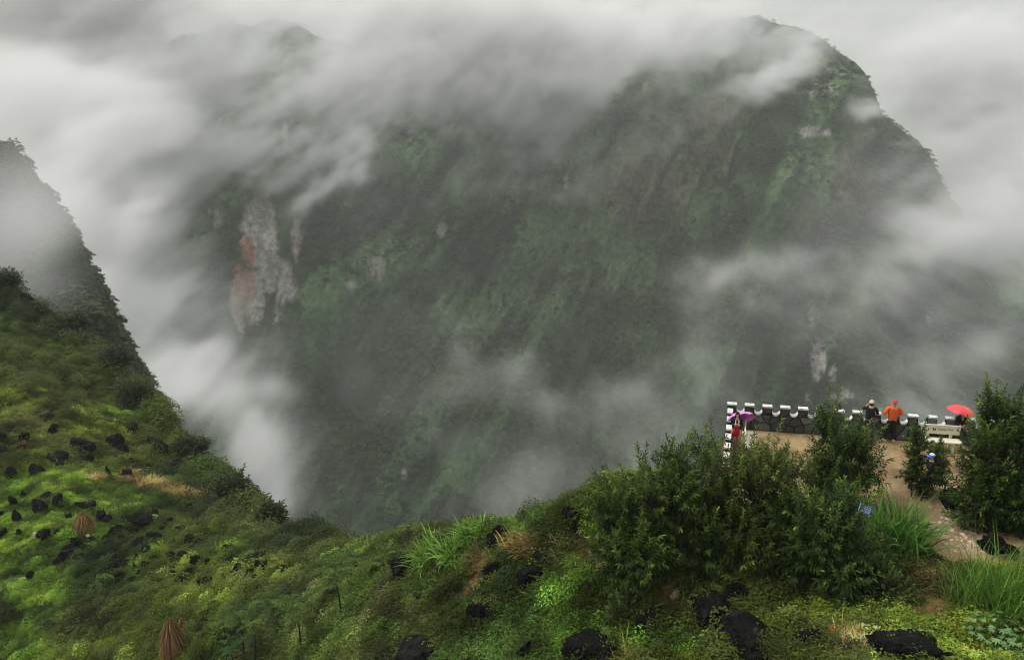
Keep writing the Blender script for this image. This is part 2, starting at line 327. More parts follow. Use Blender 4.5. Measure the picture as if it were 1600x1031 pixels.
ng.interface.new_socket('Geometry', in_out='INPUT', socket_type='NodeSocketGeometry'); ng.interface.new_socket('Geometry', in_out='OUTPUT', socket_type='NodeSocketGeometry')
N = ng.nodes; gi = N.new('NodeGroupInput'); go = N.new('NodeGroupOutput'); vc = N.new('GeometryNodeVolumeCube')
vc.inputs['Min'].default_value = (VX[0], VY[0], VZ[0]); vc.inputs['Max'].default_value = (VX[1], VY[1], VZ[1])
for k_, n in zip('XYZ', vn): vc.inputs['Resolution ' + k_].default_value = n
pos = N.new('GeometryNodeInputPosition'); sep = N.new('ShaderNodeSeparateXYZ'); ng.links.new(pos.outputs[0], sep.inputs[0])
def mth(op, a, b_=None):
    m = N.new('ShaderNodeMath'); m.operation = op
    for v, i in ((a, 0), (b_, 1)):
        if v is None: continue
        if hasattr(v, 'is_output'): ng.links.new(v, m.inputs[i])
        else: m.inputs[i].default_value = v
    return m.outputs[0]
idx = []
for k_ in range(3):
    t = mth('FLOOR', mth('DIVIDE', mth('SUBTRACT', sep.outputs[k_], (VX, VY, VZ)[k_][0]), VH[k_])); idx.append(mth('MINIMUM', mth('MAXIMUM', t, 0.0), vn[k_] - 1.0))
def imth(op, a, b_):
    m = N.new('FunctionNodeIntegerMath'); m.operation = op
    for v, i in ((a, 0), (b_, 1)):
        if hasattr(v, 'is_output'): ng.links.new(v, m.inputs[i])
        else: m.inputs[i].default_value = v
    return m.outputs[0]
ix_ = imth('ADD', imth('MULTIPLY', imth('ADD', imth('MULTIPLY', idx[0], vn[1]), idx[1]), vn[2]), idx[2])
si = N.new('GeometryNodeSampleIndex'); si.data_type = 'FLOAT'; si.domain = 'POINT'
na = N.new('GeometryNodeInputNamedAttribute'); na.data_type = 'FLOAT'; na.inputs['Name'].default_value = 'amount'
ng.links.new(gi.outputs[0], si.inputs['Geometry']); ng.links.new(na.outputs[0], si.inputs['Value']); ng.links.new(ix_, si.inputs['Index'])
ng.links.new(si.outputs[0], vc.inputs['Density'])
sm = N.new('GeometryNodeSetMaterial'); sm.inputs['Material'].default_value = b.m
ng.links.new(vc.outputs[0], sm.inputs[0]); ng.links.new(sm.outputs[0], go.inputs[0])
md_ = mist.modifiers.new('grid', 'NODES'); md_.node_group = ng

def box(name, lo, hi, mat):
    x0, y0, z0 = lo; x1, y1, z1 = hi
    return mesh_obj(name, [(x0, y0, z0), (x1, y0, z0), (x1, y1, z0), (x0, y1, z0), (x0, y0, z1), (x1, y0, z1), (x1, y1, z1), (x0, y1, z1)],
                    [(0, 3, 2, 1), (4, 5, 6, 7), (0, 1, 5, 4), (1, 2, 6, 5), (2, 3, 7, 6), (3, 0, 4, 7)], mat)
b = NB('haze_air'); pv = b.n('ShaderNodeVolumePrincipled'); pv.inputs['Color'].default_value = (.96, .98, .97, 1); pv.inputs['Density'].default_value = .00020; pv.inputs['Anisotropy'].default_value = 0.1
b.l(pv.outputs[0], b.out.inputs['Volume'])
haze = box('haze', (-3100, -1600, -482), (3100, 4600, 125), b.m); tag(haze, kind='stuff')
# ------------------------------------------------------------------ the near hillside
WTOP = 1.08                                          # height of the battlement wall
A_ = at_z(1144, 630, WTOP); B_ = at_z(1486, 652.5, WTOP); PIT = float(np.linalg.norm((B_ - A_)[:2])) / 12; U_ = (B_ - A_)[:2] / np.linalg.norm((B_ - A_)[:2]); WANG = math.atan2(U_[1], U_[0])
S0 = at_z(1141, 641.5, WTOP); S1 = at_z(1136.6, 695.5, WTOP); NB_ = np.array((-U_[1], U_[0])); SD = (S1 - S0)[:2]; SL_ = SD / np.linalg.norm(SD); NL_ = np.array((SL_[1], -SL_[0])) * np.sign(-(np.array((SL_[1], -SL_[0]))[0]))
w0 = A_[:2] + NB_ * .08 - U_ * .1; w1 = A_[:2] + U_ * PIT * 16.6 + NB_ * .08; e0 = S0[:2] + NL_ * .12; e1 = S0[:2] + SL_ * (np.linalg.norm(SD) * 1.6) + NL_ * .12
crest_line = [(75, 8), (34, 22.5), tuple(w1 + U_ * 2 + np.array((0, -.6))), tuple(w1), tuple(w0), tuple(e0), tuple(e1), tuple(e1 + np.array((-.8, -.4))), (4.4, 24.2), at(905, 790, 27)[:2], at(845, 812, 28)[:2], at(800, 832, 29.5)[:2], at(720, 843, 32)[:2], at(640, 846, 35.5)[:2], at(580, 850, 40)[:2],
              at(520, 856, 46)[:2], at(455, 832, 55)[:2], at(385, 806, 63)[:2], at(318, 742, 73)[:2], at(222, 640, 85)[:2], at(130, 532, 95)[:2], at(45, 462, 99)[:2], at(-15, 432, 101)[:2], at(-150, 380, 104)[:2], at(-500, 330, 112)[:2]]
crest_line = np.array(crest_line)
ctrl = []
def cp(px, py, d): ctrl.append(at(px, py, d))
for a in [(905, 790, 27), (845, 812, 28), (800, 832, 29.5), (720, 843, 32), (640, 846, 35.5), (580, 850, 40), (520, 856, 46), (455, 832, 55), (385, 806, 63), (318, 742, 73), (222, 640, 85), (130, 532, 95), (45, 462, 99), (-15, 432, 101), (-150, 380, 104),
          (0, 1031, 46), (0, 900, 54), (0, 750, 66), (0, 600, 80), (200, 1031, 42), (200, 900, 51), (200, 750, 66), (120, 650, 78), (300, 1000, 40), (350, 900, 47), (300, 820, 57), (430, 880, 45), (430, 1000, 36), (550, 950, 33.5), (550, 1031, 30), (650, 900, 31.5),
          (650, 1031, 27.5), (800, 900, 27.5), (800, 1031, 24.5), (950, 950, 24.5), (950, 1031, 23), (1100, 1000, 22.3), (1250, 1031, 21), (1400, 1000, 20.9), (1600, 1031, 19.3), (1450, 930, 22.4), (1300, 950, 23), (1000, 880, 25),
          (-300, 1031, 50), (-300, 700, 78), (-300, 500, 95), (300, 1300, 33), (800, 1300, 19.5), (1300, 1300, 15), (1750, 1031, 18.5), (1800, 900, 21), (1900, 750, 26)]: cp(*a)
TERR = [tuple(e1), tuple(w0), tuple(w1), (19.5, 23.0), (15.2, 20.4), (13.0, 20.6), (12.2, 23.2), (8.5, 23.0)]   # the levelled viewing terrace with its path
for x, y in [(7.4, 25.5), (8.6, 29), (12, 28.2), (16, 27.5), (20, 27), (10, 25), (13, 25), (16, 25), (19, 24), (14, 22.5), (16.5, 22), (14.2, 21), (11.5, 23.5), (9, 24)]: ctrl.append(np.array((x, y, -.06)))
ctrl = np.array(ctrl)
def tps_fit(P, lam=.4):
    n = len(P); d = np.linalg.norm(P[:, None, :2] - P[None, :, :2], axis=-1); K = np.where(d > 0, d * d * np.log(d + 1e-9), 0) + lam * np.eye(n)
    A = np.zeros((n + 3, n + 3)); A[:n, :n] = K; A[:n, n] = 1; A[:n, n + 1:] = P[:, :2]; A[n, :n] = 1; A[n + 1:, :n] = P[:, :2].T
    return np.linalg.solve(A, np.concatenate([P[:, 2], np.zeros(3)]))
TW = tps_fit(ctrl)
def tps(x, y):
    out = TW[-3] + TW[-2] * x + TW[-1] * y
    for (px, py, _), w_ in zip(ctrl, TW[:-3]):
        r2 = (x - px) ** 2 + (y - py) ** 2; out = out + w_ * .5 * r2 * np.log(r2 + 1e-9)
    return out
def seg_dist(x, y, line):                            # distance to a polyline and on which side of it
    best = np.full(x.shape, 1e9); side = np.zeros(x.shape)
    for (ax, ay), (bx, by) in zip(line[:-1], line[1:]):
        dx, dy = bx - ax, by - ay; L = dx * dx + dy * dy; t = np.clip(((x - ax) * dx + (y - ay) * dy) / L, 0, 1)
        qx, qy = x - ax - t * dx, y - ay - t * dy; d = np.hypot(qx, qy); m = d < best - 1e-9
        best = np.where(m, d, best); side = np.where(m, dx * qy - dy * qx, side)
    return best, side
def poly_sd(x, y, poly):                             # signed distance, negative inside
    d, _ = seg_dist(x, y, poly + [poly[0]]); ins = np.zeros(x.shape, bool)
    for (ax, ay), (bx, by) in zip(poly, poly[1:] + poly[:1]):
        c = ((ay > y) != (by > y)) & (x < (bx - ax) * (y - ay) / ((by - ay) + 1e-12) + ax); ins ^= c
    return np.where(ins, -d, d)
def height(x, y):
    x = np.asarray(x, float); y = np.asarray(y, float); shp = x.shape; x = x.ravel(); y = y.ravel()
    z = tps(x, y)
    far = sstep(18, 70, y)
    rough = (fb2(x, y, 7.0, 11, 4) - .5) * (1.0 + 2.2 * far) + (fb2(x, y, 1.6, 12, 3) - .5) * .45
    tsd = poly_sd(x, y, TERR)
    z = z + rough * sstep(.0, 2.5, tsd)
    flat = 1 - sstep(-.1, 1.2, tsd); z = z * (1 - flat) + (-.05) * flat
    d, sd = seg_dist(x, y, crest_line)
    wob = (fb2(x, y, 9.0, 15, 3) - .5) * 3.0 * sstep(34, 60, y) + (fb2(x, y, 3.0, 16, 2) - .5) * 2.0 * sstep(30, 45, y)
    d = np.where(sd < 0, np.maximum(d - wob, 0), d)
    over = np.where(sd < 0, d, 0.0)                   # beyond the crest: the gorge side
    ins = np.where(sd >= 0, d, 0.0)
    wv = (fb2(x, y, 5.0, 13, 3) - .5) * 4.0
    o_ = np.maximum(over - .3 + .28 * sstep(5.5, 7.0, x), 0)
    zdrop = o_ * (1.15 + 2.6 * sstep(30, 48, y)) + np.minimum(o_, 1.0) * 9.0 * sstep(5.5, 7.5, x) + np.clip(o_ - 4 + wv, 0, 1e9) * .45
    near_t = sstep(1.5, 0, poly_sd(x, y, TERR))
    z = z - zdrop
    return np.maximum(z, -300).reshape(shp)
gxs = np.concatenate([np.arange(-150, -70, 1.0), np.arange(-70, -20, .5), np.arange(-20, 30, .25), np.arange(30, 60.1, 1.5)])
gys = np.concatenate([np.arange(4, 11, 1.0), np.arange(11, 45, .25), np.arange(45, 100, .5), np.arange(100, 170, 1.5)])
GX, GY = np.meshgrid(gxs, gys, indexing='xy'); GZ = height(GX, GY)
tv = np.stack([GX, GY, GZ], -1).reshape(-1, 3); nx_ = len(gxs); ny_ = len(gys)
ii, jj = np.meshgrid(np.arange(ny_ - 1), np.arange(nx_ - 1), indexing='ij'); b0 = (ii * nx_ + jj).ravel()
tf = np.stack([b0, b0 + 1, b0 + nx_ + 1, b0 + nx_], 1)
# soil: dark humus, rusty bare earth in places, sandy near the terrace
SOIL = [(1380, 1012, .6, .9), (1090, 985, .5, .9), (1150, 960, .5, .9), (1240, 1020, .5, .8), (1440, 930, .6, .8), (1320, 1025, .5, .8), (940, 880, .4, .7), (1470, 950, 1.0, .9), (1510, 962, .6, .9), (1300, 985, .5, 1.0), (1340, 1005, .5, .6), (740, 915, .7, .9), (690, 955, .6, .7), (900, 855, .9, .8), (1040, 905, .9, .8), (1190, 950, .7, .8), (850, 980, .5, .6), (970, 1028, .6, .7), (130, 830, 1.2, .5), (250, 890, 1.5, .4), (1070, 950, .6, .7), (580, 850, .6, .6), (1420, 880, .8, .5)]
def ground_hit(px, py):                               # where the line of sight meets the hillside
    t = np.linspace(14, 190, 700); p = np.array((0, 0, CZ))[None, :] + ray(px, py)[None, :] * t[:, None]
    h = height(p[:, 0], p[:, 1]); q = np.nonzero(p[:, 2] < h)[0]
    if not len(q): return None
    k = max(q[0], 1); a = (p[k - 1, 2] - h[k - 1]); b_ = (h[k] - p[k, 2]); f_ = a / (a + b_ + 1e-9); P_ = p[k - 1] * (1 - f_) + p[k] * f_
    P_[2] = height(np.array([P_[0]]), np.array([P_[1]]))[0]; return P_
soil = np.zeros(len(tv)); soil_pts = []
for px, py, r_, a_ in SOIL:
    h = ground_hit(px, py)
    if h is None: continue
    soil_pts.append((h[0], h[1], r_, a_)); soil = np.maximum(soil, a_ * np.exp(-((tv[:, 0] - h[0]) ** 2 + (tv[:, 1] - h[1]) ** 2) / r_ ** 2))
soil = sstep(.25, .6, soil * (.5 + fb2(tv[:, 0], tv[:, 1], 1.0, 5, 3)))
g1 = fb2(tv[:, 0], tv[:, 1], 5.0, 61, 4)[:, None]
tcol = C(.016, .017, .009) * (.5 + g1) ; tcol = tcol * (1 - .35 * sstep(.55, .7, g1)) + .35 * sstep(.55, .7, g1) * C(.07, .05, .025)
tcol = tcol * (1 - soil[:, None]) + soil[:, None] * C(.19, .090, .04) * (.6 + .7 * fb2(tv[:, 0], tv[:, 1], .6, 66, 3)[:, None])
tsd_ = poly_sd(tv[:, 0], tv[:, 1], TERR)[:, None]; ts_ = 1 - sstep(-.4, .5, tsd_)
tcol = tcol * (1 - ts_) + ts_ * C(.26, .19, .11)
b = NB('hillside_earth'); a_ = b.n('ShaderNodeAttribute', attribute_name='tint'); z1 = b.noise(3.0, 6, .65)
c_ = b.mixc(1.0, a_.outputs['Color'], b.ramp(z1, [(.3, (.5, .5, .5)), (.7, (1.5, 1.5, 1.5))]), 'MULTIPLY'); b.bsdf(c_, .9, .2, bump=z1, bump_d=.12, bump_s=.8)
hillside = mesh_obj('hillside', tv, tf, b.m, smooth=True, cols=tcol); tag(hillside, kind='structure')

# the misty crag behind the left hillside
cg = [at(-420, 330, 205), at(-200, 250, 200), at(-60, 225, 195), at(0, 238, 190), at(30, 262, 186), at(48, 300, 184), at(66, 330, 182), at(72, 352, 180), at(84, 395, 178), at(104, 440, 176), at(120, 470, 172), at(160, 540, 168), at(220, 640, 160)]
cgx = np.array([p[0] for p in cg]); cgz = np.array([p[2] for p in cg]); cgy = np.array([p[1] for p in cg])
CNX, CNS = 300, 130
xs = np.linspace(cgx[0], cgx[-1], CNX); tz = np.interp(xs, cgx, cgz); ty = np.interp(xs, cgx, cgy)
tz = tz + (fbm((CNX,), (16,), 71, 4, .6) - .5) * 13
ss = np.linspace(0, 1, CNS)
cz_ = tz[None, :] - (1 - ss[:, None]) ** 1.15 * 75; cy_ = ty[None, :] - (1 - ss[:, None]) * 38 + (fbm((CNS, CNX), (6, 14), 8, 5, .55) - .5) * 12 * (1 - ss[:, None] ** 6)
ss2 = np.linspace(0, 1, 31)[1:]; cz2 = tz[None, :] - ss2[:, None] ** 1.4 * 110; cy2 = ty[None, :] + ss2[:, None] * 60
CY = np.vstack([cy_, cy2]); CZz = np.vstack([cz_, cz2]); CX = np.repeat(xs[None, :], CNS + 30, 0)
cv = np.stack([CX, CY, CZz], -1).reshape(-1, 3); ii, jj = np.meshgrid(np.arange(CNS + 29), np.arange(CNX - 1), indexing='ij'); b0 = (ii * CNX + jj).ravel()
cf = np.stack([b0, b0 + 1, b0 + CNX + 1, b0 + CNX], 1)
ck = fbm((CNS + 30, CNX), (20, 50), 18, 4, .6).ravel()[:, None]
ccol = C(.035, .045, .02) * (.3 + 1.4 * ck)
crag = mesh_obj('crag', cv, cf, bpy.data.materials['mountain_ground'], smooth=True, cols=ccol); tag(crag, kind='structure')

# ------------------------------------------------------------------ leaves, tufts and scatter
rng = np.random.default_rng(4)
def leaf_mat(name, attr='GEOMETRY', rough=.45, trans=.25, gain=1.0):
    b = NB(name); a_ = b.n('ShaderNodeAttribute', attribute_name='tint', attribute_type=attr)
    col = a_.outputs['Color']
    if gain != 1.0: col = b.mixc(1.0, col, (gain, gain, gain), 'MULTIPLY')
    pr = b.n('ShaderNodeBsdfPrincipled'); pr.inputs['Roughness'].default_value = rough; pr.inputs['Specular IOR Level'].default_value = .08; b.l(col, pr.inputs['Base Color'])
    tr = b.n('ShaderNodeBsdfTranslucent'); b.l(col, tr.inputs['Color'])
    mx = b.n('ShaderNodeMixShader'); mx.inputs[0].default_value = trans; b.l(pr.outputs[0], mx.inputs[1]); b.l(tr.outputs[0], mx.inputs[2]); b.l(mx.outputs[0], b.out.inputs[0]); return b.m
M_leaf = leaf_mat('leaf'); M_cover = leaf_mat('ground_leaf', 'INSTANCER', .5, .25); M_scrub = leaf_mat('scrub_leaf', 'INSTANCER', .9, .1)
M_bark = simple('bark', (.07, .055, .04), .9, .4, 20)
M_darkbark = simple('dark_bark', (.018, .016, .013), .9, .4, 20)

class Leaves:                                        # gathers bent leaf blades with a colour each
    def __init__(s): s.v = []; s.f = []; s.c = []; s.n = 0
    def blades(s, base, dirs, length, width, col, droop=.35, seg=2):
        base = np.asarray(base, float); n = len(base); length = np.broadcast_to(np.asarray(length, float), (n,)); width = np.broadcast_to(np.asarray(width, float), (n,)); droop = np.broadcast_to(np.asarray(droop, float), (n,))
        dirs = dirs / np.linalg.norm(dirs, axis=1)[:, None]
        side = np.cross(dirs, np.array((0, 0, 1.0)) + rng.normal(0, .25, (n, 3))); side /= np.linalg.norm(side, axis=1)[:, None] + 1e-9
        rows = []
        for k in range(seg + 1):
            t = k / seg; p = base + dirs * (length * t)[:, None]; p[:, 2] -= droop * length * t * t
            wd = width * (.35 + 1.3 * t if t < .5 else 2.0 * (1 - t) ) if seg > 1 else width * (1 - t)
            wd = np.maximum(wd, width * .06)
            rows += [p - side * (wd / 2)[:, None], p + side * (wd / 2)[:, None]]
        V = np.stack(rows, 1); m = 2 * (seg + 1)
        off = s.n + np.arange(n)[:, None] * m
        for k in range(seg):
            s.f.append(np.stack([off[:, 0] + 2 * k, off[:, 0] + 2 * k + 1, off[:, 0] + 2 * k + 3, off[:, 0] + 2 * k + 2], 1))
        s.v.append(V.reshape(-1, 3)); col = np.broadcast_to(np.asarray(col, float), (n, 3)); s.c.append(np.repeat(col, m, 0)); s.n += n * m
    def build(s, name, mat, parent=None, loc=None):
        return mesh_obj(name, np.concatenate(s.v), np.concatenate(s.f), mat, parent, cols=np.concatenate(s.c), loc=loc)
    def mesh(s, name, mat):
        o = s.build(name, mat); me = o.data; bpy.data.objects.remove(o); return me
def rdirs(n, up=.5, spread=1.0):
    d = rng.normal(0, 1, (n, 3)); d /= np.linalg.norm(d, axis=1)[:, None]; d *= spread; d[:, 2] = np.abs(d[:, 2]) * .6 + up; return d / np.linalg.norm(d, axis=1)[:, None]

def proto(name, me):
    return bpy.data.objects.new(name, me)             # a source shape for scattering, only ever placed by the scatter itself
def tuft(n, h, wd, spread, lean, droop):
    L = Leaves(); base = np.zeros((n, 3)); base[:, :2] = rng.normal(0, spread, (n, 2)); base[:, 2] = -.04
    L.blades(base, rdirs(n, lean), rng.uniform(.5, 1.0, n) * h, wd, (1, 1, 1), droop); return L.mesh('tuft', M_cover)
def weed(n, r, h, ln, wd):
    L = Leaves(); a = rng.uniform(0, 2 * math.pi, n); rr = r * np.sqrt(rng.random(n)); base = np.stack([rr * np.cos(a), rr * np.sin(a), h * (1 - (rr / r) ** 2 * .8) * rng.uniform(.3, 1.0, n)], 1)
    L.blades(base, rdirs(n, .25) * np.array((1, 1, .7)) + np.stack([np.cos(a) * .5, np.sin(a) * .5, 0 * a], 1), rng.uniform(.6, 1.2, n) * ln, wd, (1, 1, 1), .4); return L.mesh('weed', M_cover)
P_grass = [proto('grass_tuft', tuft(30, .42, .022, .10, .8, .4)), proto('grass_tuft', tuft(26, .30, .02, .13, .6, .5)), proto('grass_tuft', tuft(34, .55, .02, .09, 1.1, .5))]
P_weed = [proto('weed', weed(70, .30, .34, .08, .045)), proto('weed', weed(64, .26, .24, .07, .045)), proto('weed', weed(84, .34, .5, .09, .04))]
P_bush = [proto('shrub', weed(300, .8, 1.0, .15, .08)), proto('shrub', weed(280, .7, 1.3, .16, .07)), proto('shrub', weed(320, 1.0, .8, .14, .085))]
P_scrub = [proto('scrub', weed(60, 1.0, 1.3, .75, .5)), proto('scrub', weed(54, .9, 1.7, .7, .45)), proto('scrub', weed(64, 1.2, 1.0, .8, .5))]

def scatter(name, pts, scl, cols, protos, label=None, tilt=.15):
    n = len(pts); me = bpy.data.meshes.new(name); me.vertices.add(n); me.vertices.foreach_set('co', np.asarray(pts, np.float32).ravel())
    a = me.attributes.new('scl', 'FLOAT_VECTOR', 'POINT'); sc = np.asarray(scl, np.float32)
    if sc.ndim == 1: sc = np.repeat(sc[:, None], 3, 1)
    a.data.foreach_set('vector', sc.ravel())
    a = me.attributes.new('rot', 'FLOAT_VECTOR', 'POINT'); rt = np.stack([rng.normal(0, tilt, n), rng.normal(0, tilt, n), rng.uniform(0, 6.28, n)], 1).astype(np.float32); a.data.foreach_set('vector', rt.ravel())
    a = me.attributes.new('tint', 'FLOAT_COLOR', 'POINT'); c4 = np.ones((n, 4), np.float32); c4[:, :3] = cols; a.data.foreach_set('color', c4.ravel())
    a = me.attributes.new('pick', 'INT', 'POINT'); a.data.foreach_set('value', rng.integers(0, len(protos), n).astype(np.int32))
    o = bpy.data.objects.new(name, me); COL.objects.link(o); tag(o, label, kind='stuff')
    g = bpy.data.node_groups.new(name, 'GeometryNodeTree'); g.interface.new_socket('Geometry', in_out='INPUT', socket_type='NodeSocketGeometry'); g.interface.new_socket('Geometry', in_out='OUTPUT', socket_type='NodeSocketGeometry')
    N = g.nodes; gi = N.new('NodeGroupInput'); go = N.new('NodeGroupOutput'); iop = N.new('GeometryNodeInstanceOnPoints'); iop.inputs['Pick Instance'].default_value = True
    gti = N.new('GeometryNodeGeometryToInstance')
    for p in reversed(protos):
        oi = N.new('GeometryNodeObjectInfo'); oi.inputs['Object'].default_value = p; oi.inputs['As Instance'].default_value = False; g.links.new(oi.outputs['Geometry'], gti.inputs[0])
    def na(nm, ty):
        q = N.new('GeometryNodeInputNamedAttribute'); q.data_type = ty; q.inputs['Name'].default_value = nm; return q.outputs[0]
    g.links.new(gi.outputs[0], iop.inputs['Points']); g.links.new(gti.outputs[0], iop.inputs['Instance'])
    g.links.new(na('pick', 'INT'), iop.inputs['Instance Index']); g.links.new(na('rot', 'FLOAT_VECTOR'), iop.inputs['Rotation']); g.links.new(na('scl', 'FLOAT_VECTOR'), iop.inputs['Scale'])
    g.links.new(iop.outputs[0], go.inputs[0]); m = o.modifiers.new('scatter', 'NODES'); m.node_group = g; return o

# scrub and low trees all over the far mountain and the misty crag
mp, mrk, mmd, mbr, mcol = mtn_pts
# where the air of the view reaches it
pxm, pym, pdm = proj(mp)
vis = np.nonzero((pxm > -60) & (pxm < 1660) & (pym > -30) & (pym < 860))[0]
pr_ = (1 - .97 * mrk[vis]) * (1 - .75 * mmd[vis]) * (1 - .8 * mbr[vis])
clump = fb2(mp[vis, 0], mp[vis, 2], 30, 301, 3); pr_ = pr_ * sstep(.3, .6, clump) * (.35 + .9 * gl_[vis])
pick = vis[rng.random(len(vis)) < np.clip(pr_ * .75, 0, 1)]
pp = mp[pick] + rng.normal(0, .9, (len(pick), 3)) * np.array((1, .2, .8))
sv = rng.uniform(.6, 1.3, len(pick)) ** 1.5; hue = fb2(pp[:, 0], pp[:, 2], 60, 77, 3)[:, None]
tc_ = (C(.024, .058, .021) * (1 - hue) + C(.080, .130, .038) * hue) * rng.uniform(.35, 1.9, (len(pick), 1))
scatter('mountain_scrub', pp, np.stack([sv * 1.9, sv * 1.9, sv * 1.5], 1), tc_, P_scrub)
q = rng.integers(0, (CNS + 12) * CNX, 42000); q = q[rng.random(len(q)) < .25 + .75 * sstep(.3, .55, ck[q, 0])]
pp = cv[q] + rng.normal(0, .3, (len(q), 3)); sv = rng.uniform(.5, 1.5, len(q))
sv = sv * np.where((q // CNX > CNS - 5) & (rng.random(len(q)) < .3), 1.3, 1.0)
scatter('crag_scrub', pp, sv * .95, C(.05, .078, .026) * rng.uniform(.4, 1.6, (len(q), 1)), P_scrub)

# ground cover of the hillside: grass, dry grass, small-leaved weeds, low shrubs
N0 = 330000
us = rng.random((N0, 2)); gpx = -30 + 1660 * us[:, 0]; gpy = 420 + 640 * us[:, 1]
# even over the ground: rejection by distance
xx = rng.uniform(-110, 36, 1500000); yy = rng.uniform(12.5, 112, 1500000)
dd, sdv = seg_dist(xx, yy, crest_line); keep = (sdv > 0) | ((dd < 2.5) & (xx < 6)) | ((dd < 5) & (yy > 44)); xx, yy = xx[keep], yy[keep]
zz = np.zeros(len(xx)); q = np.stack([xx, yy, tps(xx, yy)], 1); px_, py_, pd_ = proj(q)
keep = (px_ > -400) & (px_ < 2300) & (py_ > 330) & (py_ < 1150) & (poly_sd(xx, yy, TERR) > .15)
xx, yy, pd_ = xx[keep], yy[keep], pd_[keep]
dens = np.clip((30.0 / pd_) ** 1.3, .12, 1.0) ; keep = rng.random(len(xx)) < dens * .75
xx, yy, pd_ = xx[keep], yy[keep], pd_[keep]
# extra points close by
ex = rng.uniform(-14, 32, 150000); ey = rng.uniform(12.5, 34, 150000); dd, sdv = seg_dist(ex, ey, crest_line); k2 = ((sdv > 0) | ((dd < 1.0) & (ex < 6))) & (poly_sd(ex, ey, TERR) > .1)
ex, ey = ex[k2], ey[k2]; px_, py_, e_d = proj(np.stack([ex, ey, tps(ex, ey)], 1)); k2 = (px_ > -200) & (px_ < 2300) & (py_ < 1150) & (e_d < 36)
xx = np.concatenate([xx, ex[k2]]); yy = np.concatenate([yy, ey[k2]]); pd_ = np.concatenate([pd_, e_d[k2]])
zz = height(xx, yy); P3 = np.stack([xx, yy, zz], 1); px_, py_, pd_ = proj(P3)
def pmask(spots):                                    # patches of growth, given by where they lie on the hillside
    m = np.zeros(len(xx))
    for px, py, rx, ry, a in spots:
        m = np.maximum(m, a * np.exp(-(((px_ - px) / rx) ** 2 + ((py_ - py) / ry) ** 2)))
    return m
n_a = fb2(xx, yy, 9.0, 501, 4); n_b = fb2(xx, yy, 2.2, 502, 3); n_c = fb2(xx, yy, 4.0, 503, 3)
lawn = pmask([(80, 780, 150, 60, 1.), (30, 850, 120, 70, 1.), (60, 920, 90, 60, .7), (20, 1010, 60, 50, .9), (300, 700, 60, 30, 1.), (250, 650, 110, 28, 1.), (330, 750, 50, 25, .8), (100, 560, 120, 40, .45), (180, 820, 100, 40, .7), (350, 830, 60, 30, .4)])
lawn = sstep(.25, .7, lawn * (.5 + n_b))
bright = pmask([(870, 900, 60, 50, .9), (920, 1000, 70, 60, .7), (1050, 1005, 70, 30, 1.1), (800, 830, 60, 15, .8), (680, 930, 90, 40, .5), (740, 890, 40, 25, .7), (930, 830, 40, 40, .6), (600, 990, 80, 30, .5), (640, 1010, 50, 40, .5), (440, 870, 30, 20, .4)])
bright = sstep(.3, .75, bright * (.5 + n_b))
rust = sstep(.35, .7, pmask([(1300, 1000, 150, 40, .9), (1450, 930, 90, 50, .8), (1130, 990, 70, 30, .7), (760, 900, 60, 40, .5)]) * (.4 + n_b))
dry = pmask([(200, 748, 20, 9, 1.5), (230, 757, 24, 9, 1.6), (262, 765, 24, 9, 1.6), (295, 774, 24, 9, 1.6), (328, 783, 24, 9, 1.6), (360, 791, 22, 8, 1.5), (150, 745, 14, 6, 1.2), (830, 850, 40, 22, .9), (760, 880, 40, 26, .8), (1440, 905, 60, 26, .9), (1330, 1010, 60, 30, .8), (880, 850, 40, 15, .7), (260, 900, 40, 10, .5), (700, 945, 40, 15, .7), (800, 930, 40, 18, .5), (150, 850, 100, 14, .3), (1000, 1025, 60, 14, .6)])
dry = sstep(.35, .8, dry * (.5 + n_b))
darkp = pmask([(230, 960, 160, 60, .9), (120, 1000, 80, 40, .8), (420, 960, 120, 60, .8), (100, 480, 140, 60, .8), (180, 580, 60, 40, .8), (1050, 930, 120, 40, 1.), (1200, 950, 100, 30, .9), (60, 720, 70, 40, .5), (560, 880, 80, 30, .5), (1380, 960, 60, 50, .9), (1180, 1000, 170, 40, 1.), (1400, 1010, 120, 40, .9), (960, 1020, 70, 30, .6)])  # dark growth; the spots under the trees tint in their shade
soilm = np.zeros(len(xx))
for hx, hy, r_, a_ in soil_pts: soilm = np.maximum(soilm, a_ * np.exp(-((xx - hx) ** 2 + (yy - hy) ** 2) / r_ ** 2))
olive = C(.135, .158, .020); deep = C(.040, .062, .012); brt = C(.135, .235, .030); lawnc = C(.112, .185, .018); dryc = C(.27, .20, .07); brownc = C(.085, .062, .03)
t_ = sstep(.3, .7, n_a)[:, None]; gcol = deep * (1 - t_) + olive * t_
gcol = gcol * (1 - .55 * sstep(.55, .75, n_c)[:, None]) + .55 * sstep(.55, .75, n_c)[:, None] * brownc
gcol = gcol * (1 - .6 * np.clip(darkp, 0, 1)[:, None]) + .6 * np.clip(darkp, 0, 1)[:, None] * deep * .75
gcol = gcol * (1 - .7 * rust[:, None]) + .7 * rust[:, None] * brownc * 1.3; gcol = gcol * (1 - lawn[:, None]) + lawn[:, None] * lawnc; gcol = gcol * (1 - bright[:, None]) + bright[:, None] * brt; gcol = gcol * (1 - dry[:, None]) + dry[:, None] * dryc
n_d = fb2(xx, yy, 1.1, 504, 2); n_e = fb2(xx, yy, 3.4, 505, 2)
gcol = gcol * np.exp((n_d[:, None] - .5) * 2.9 + (n_e[:, None] - .5) * 1.4 + rng.normal(0, .4, (len(xx), 1))) * (1 + rng.normal(0, .08, (len(xx), 3)))
gcol = np.clip(gcol * .95, .004, .6)
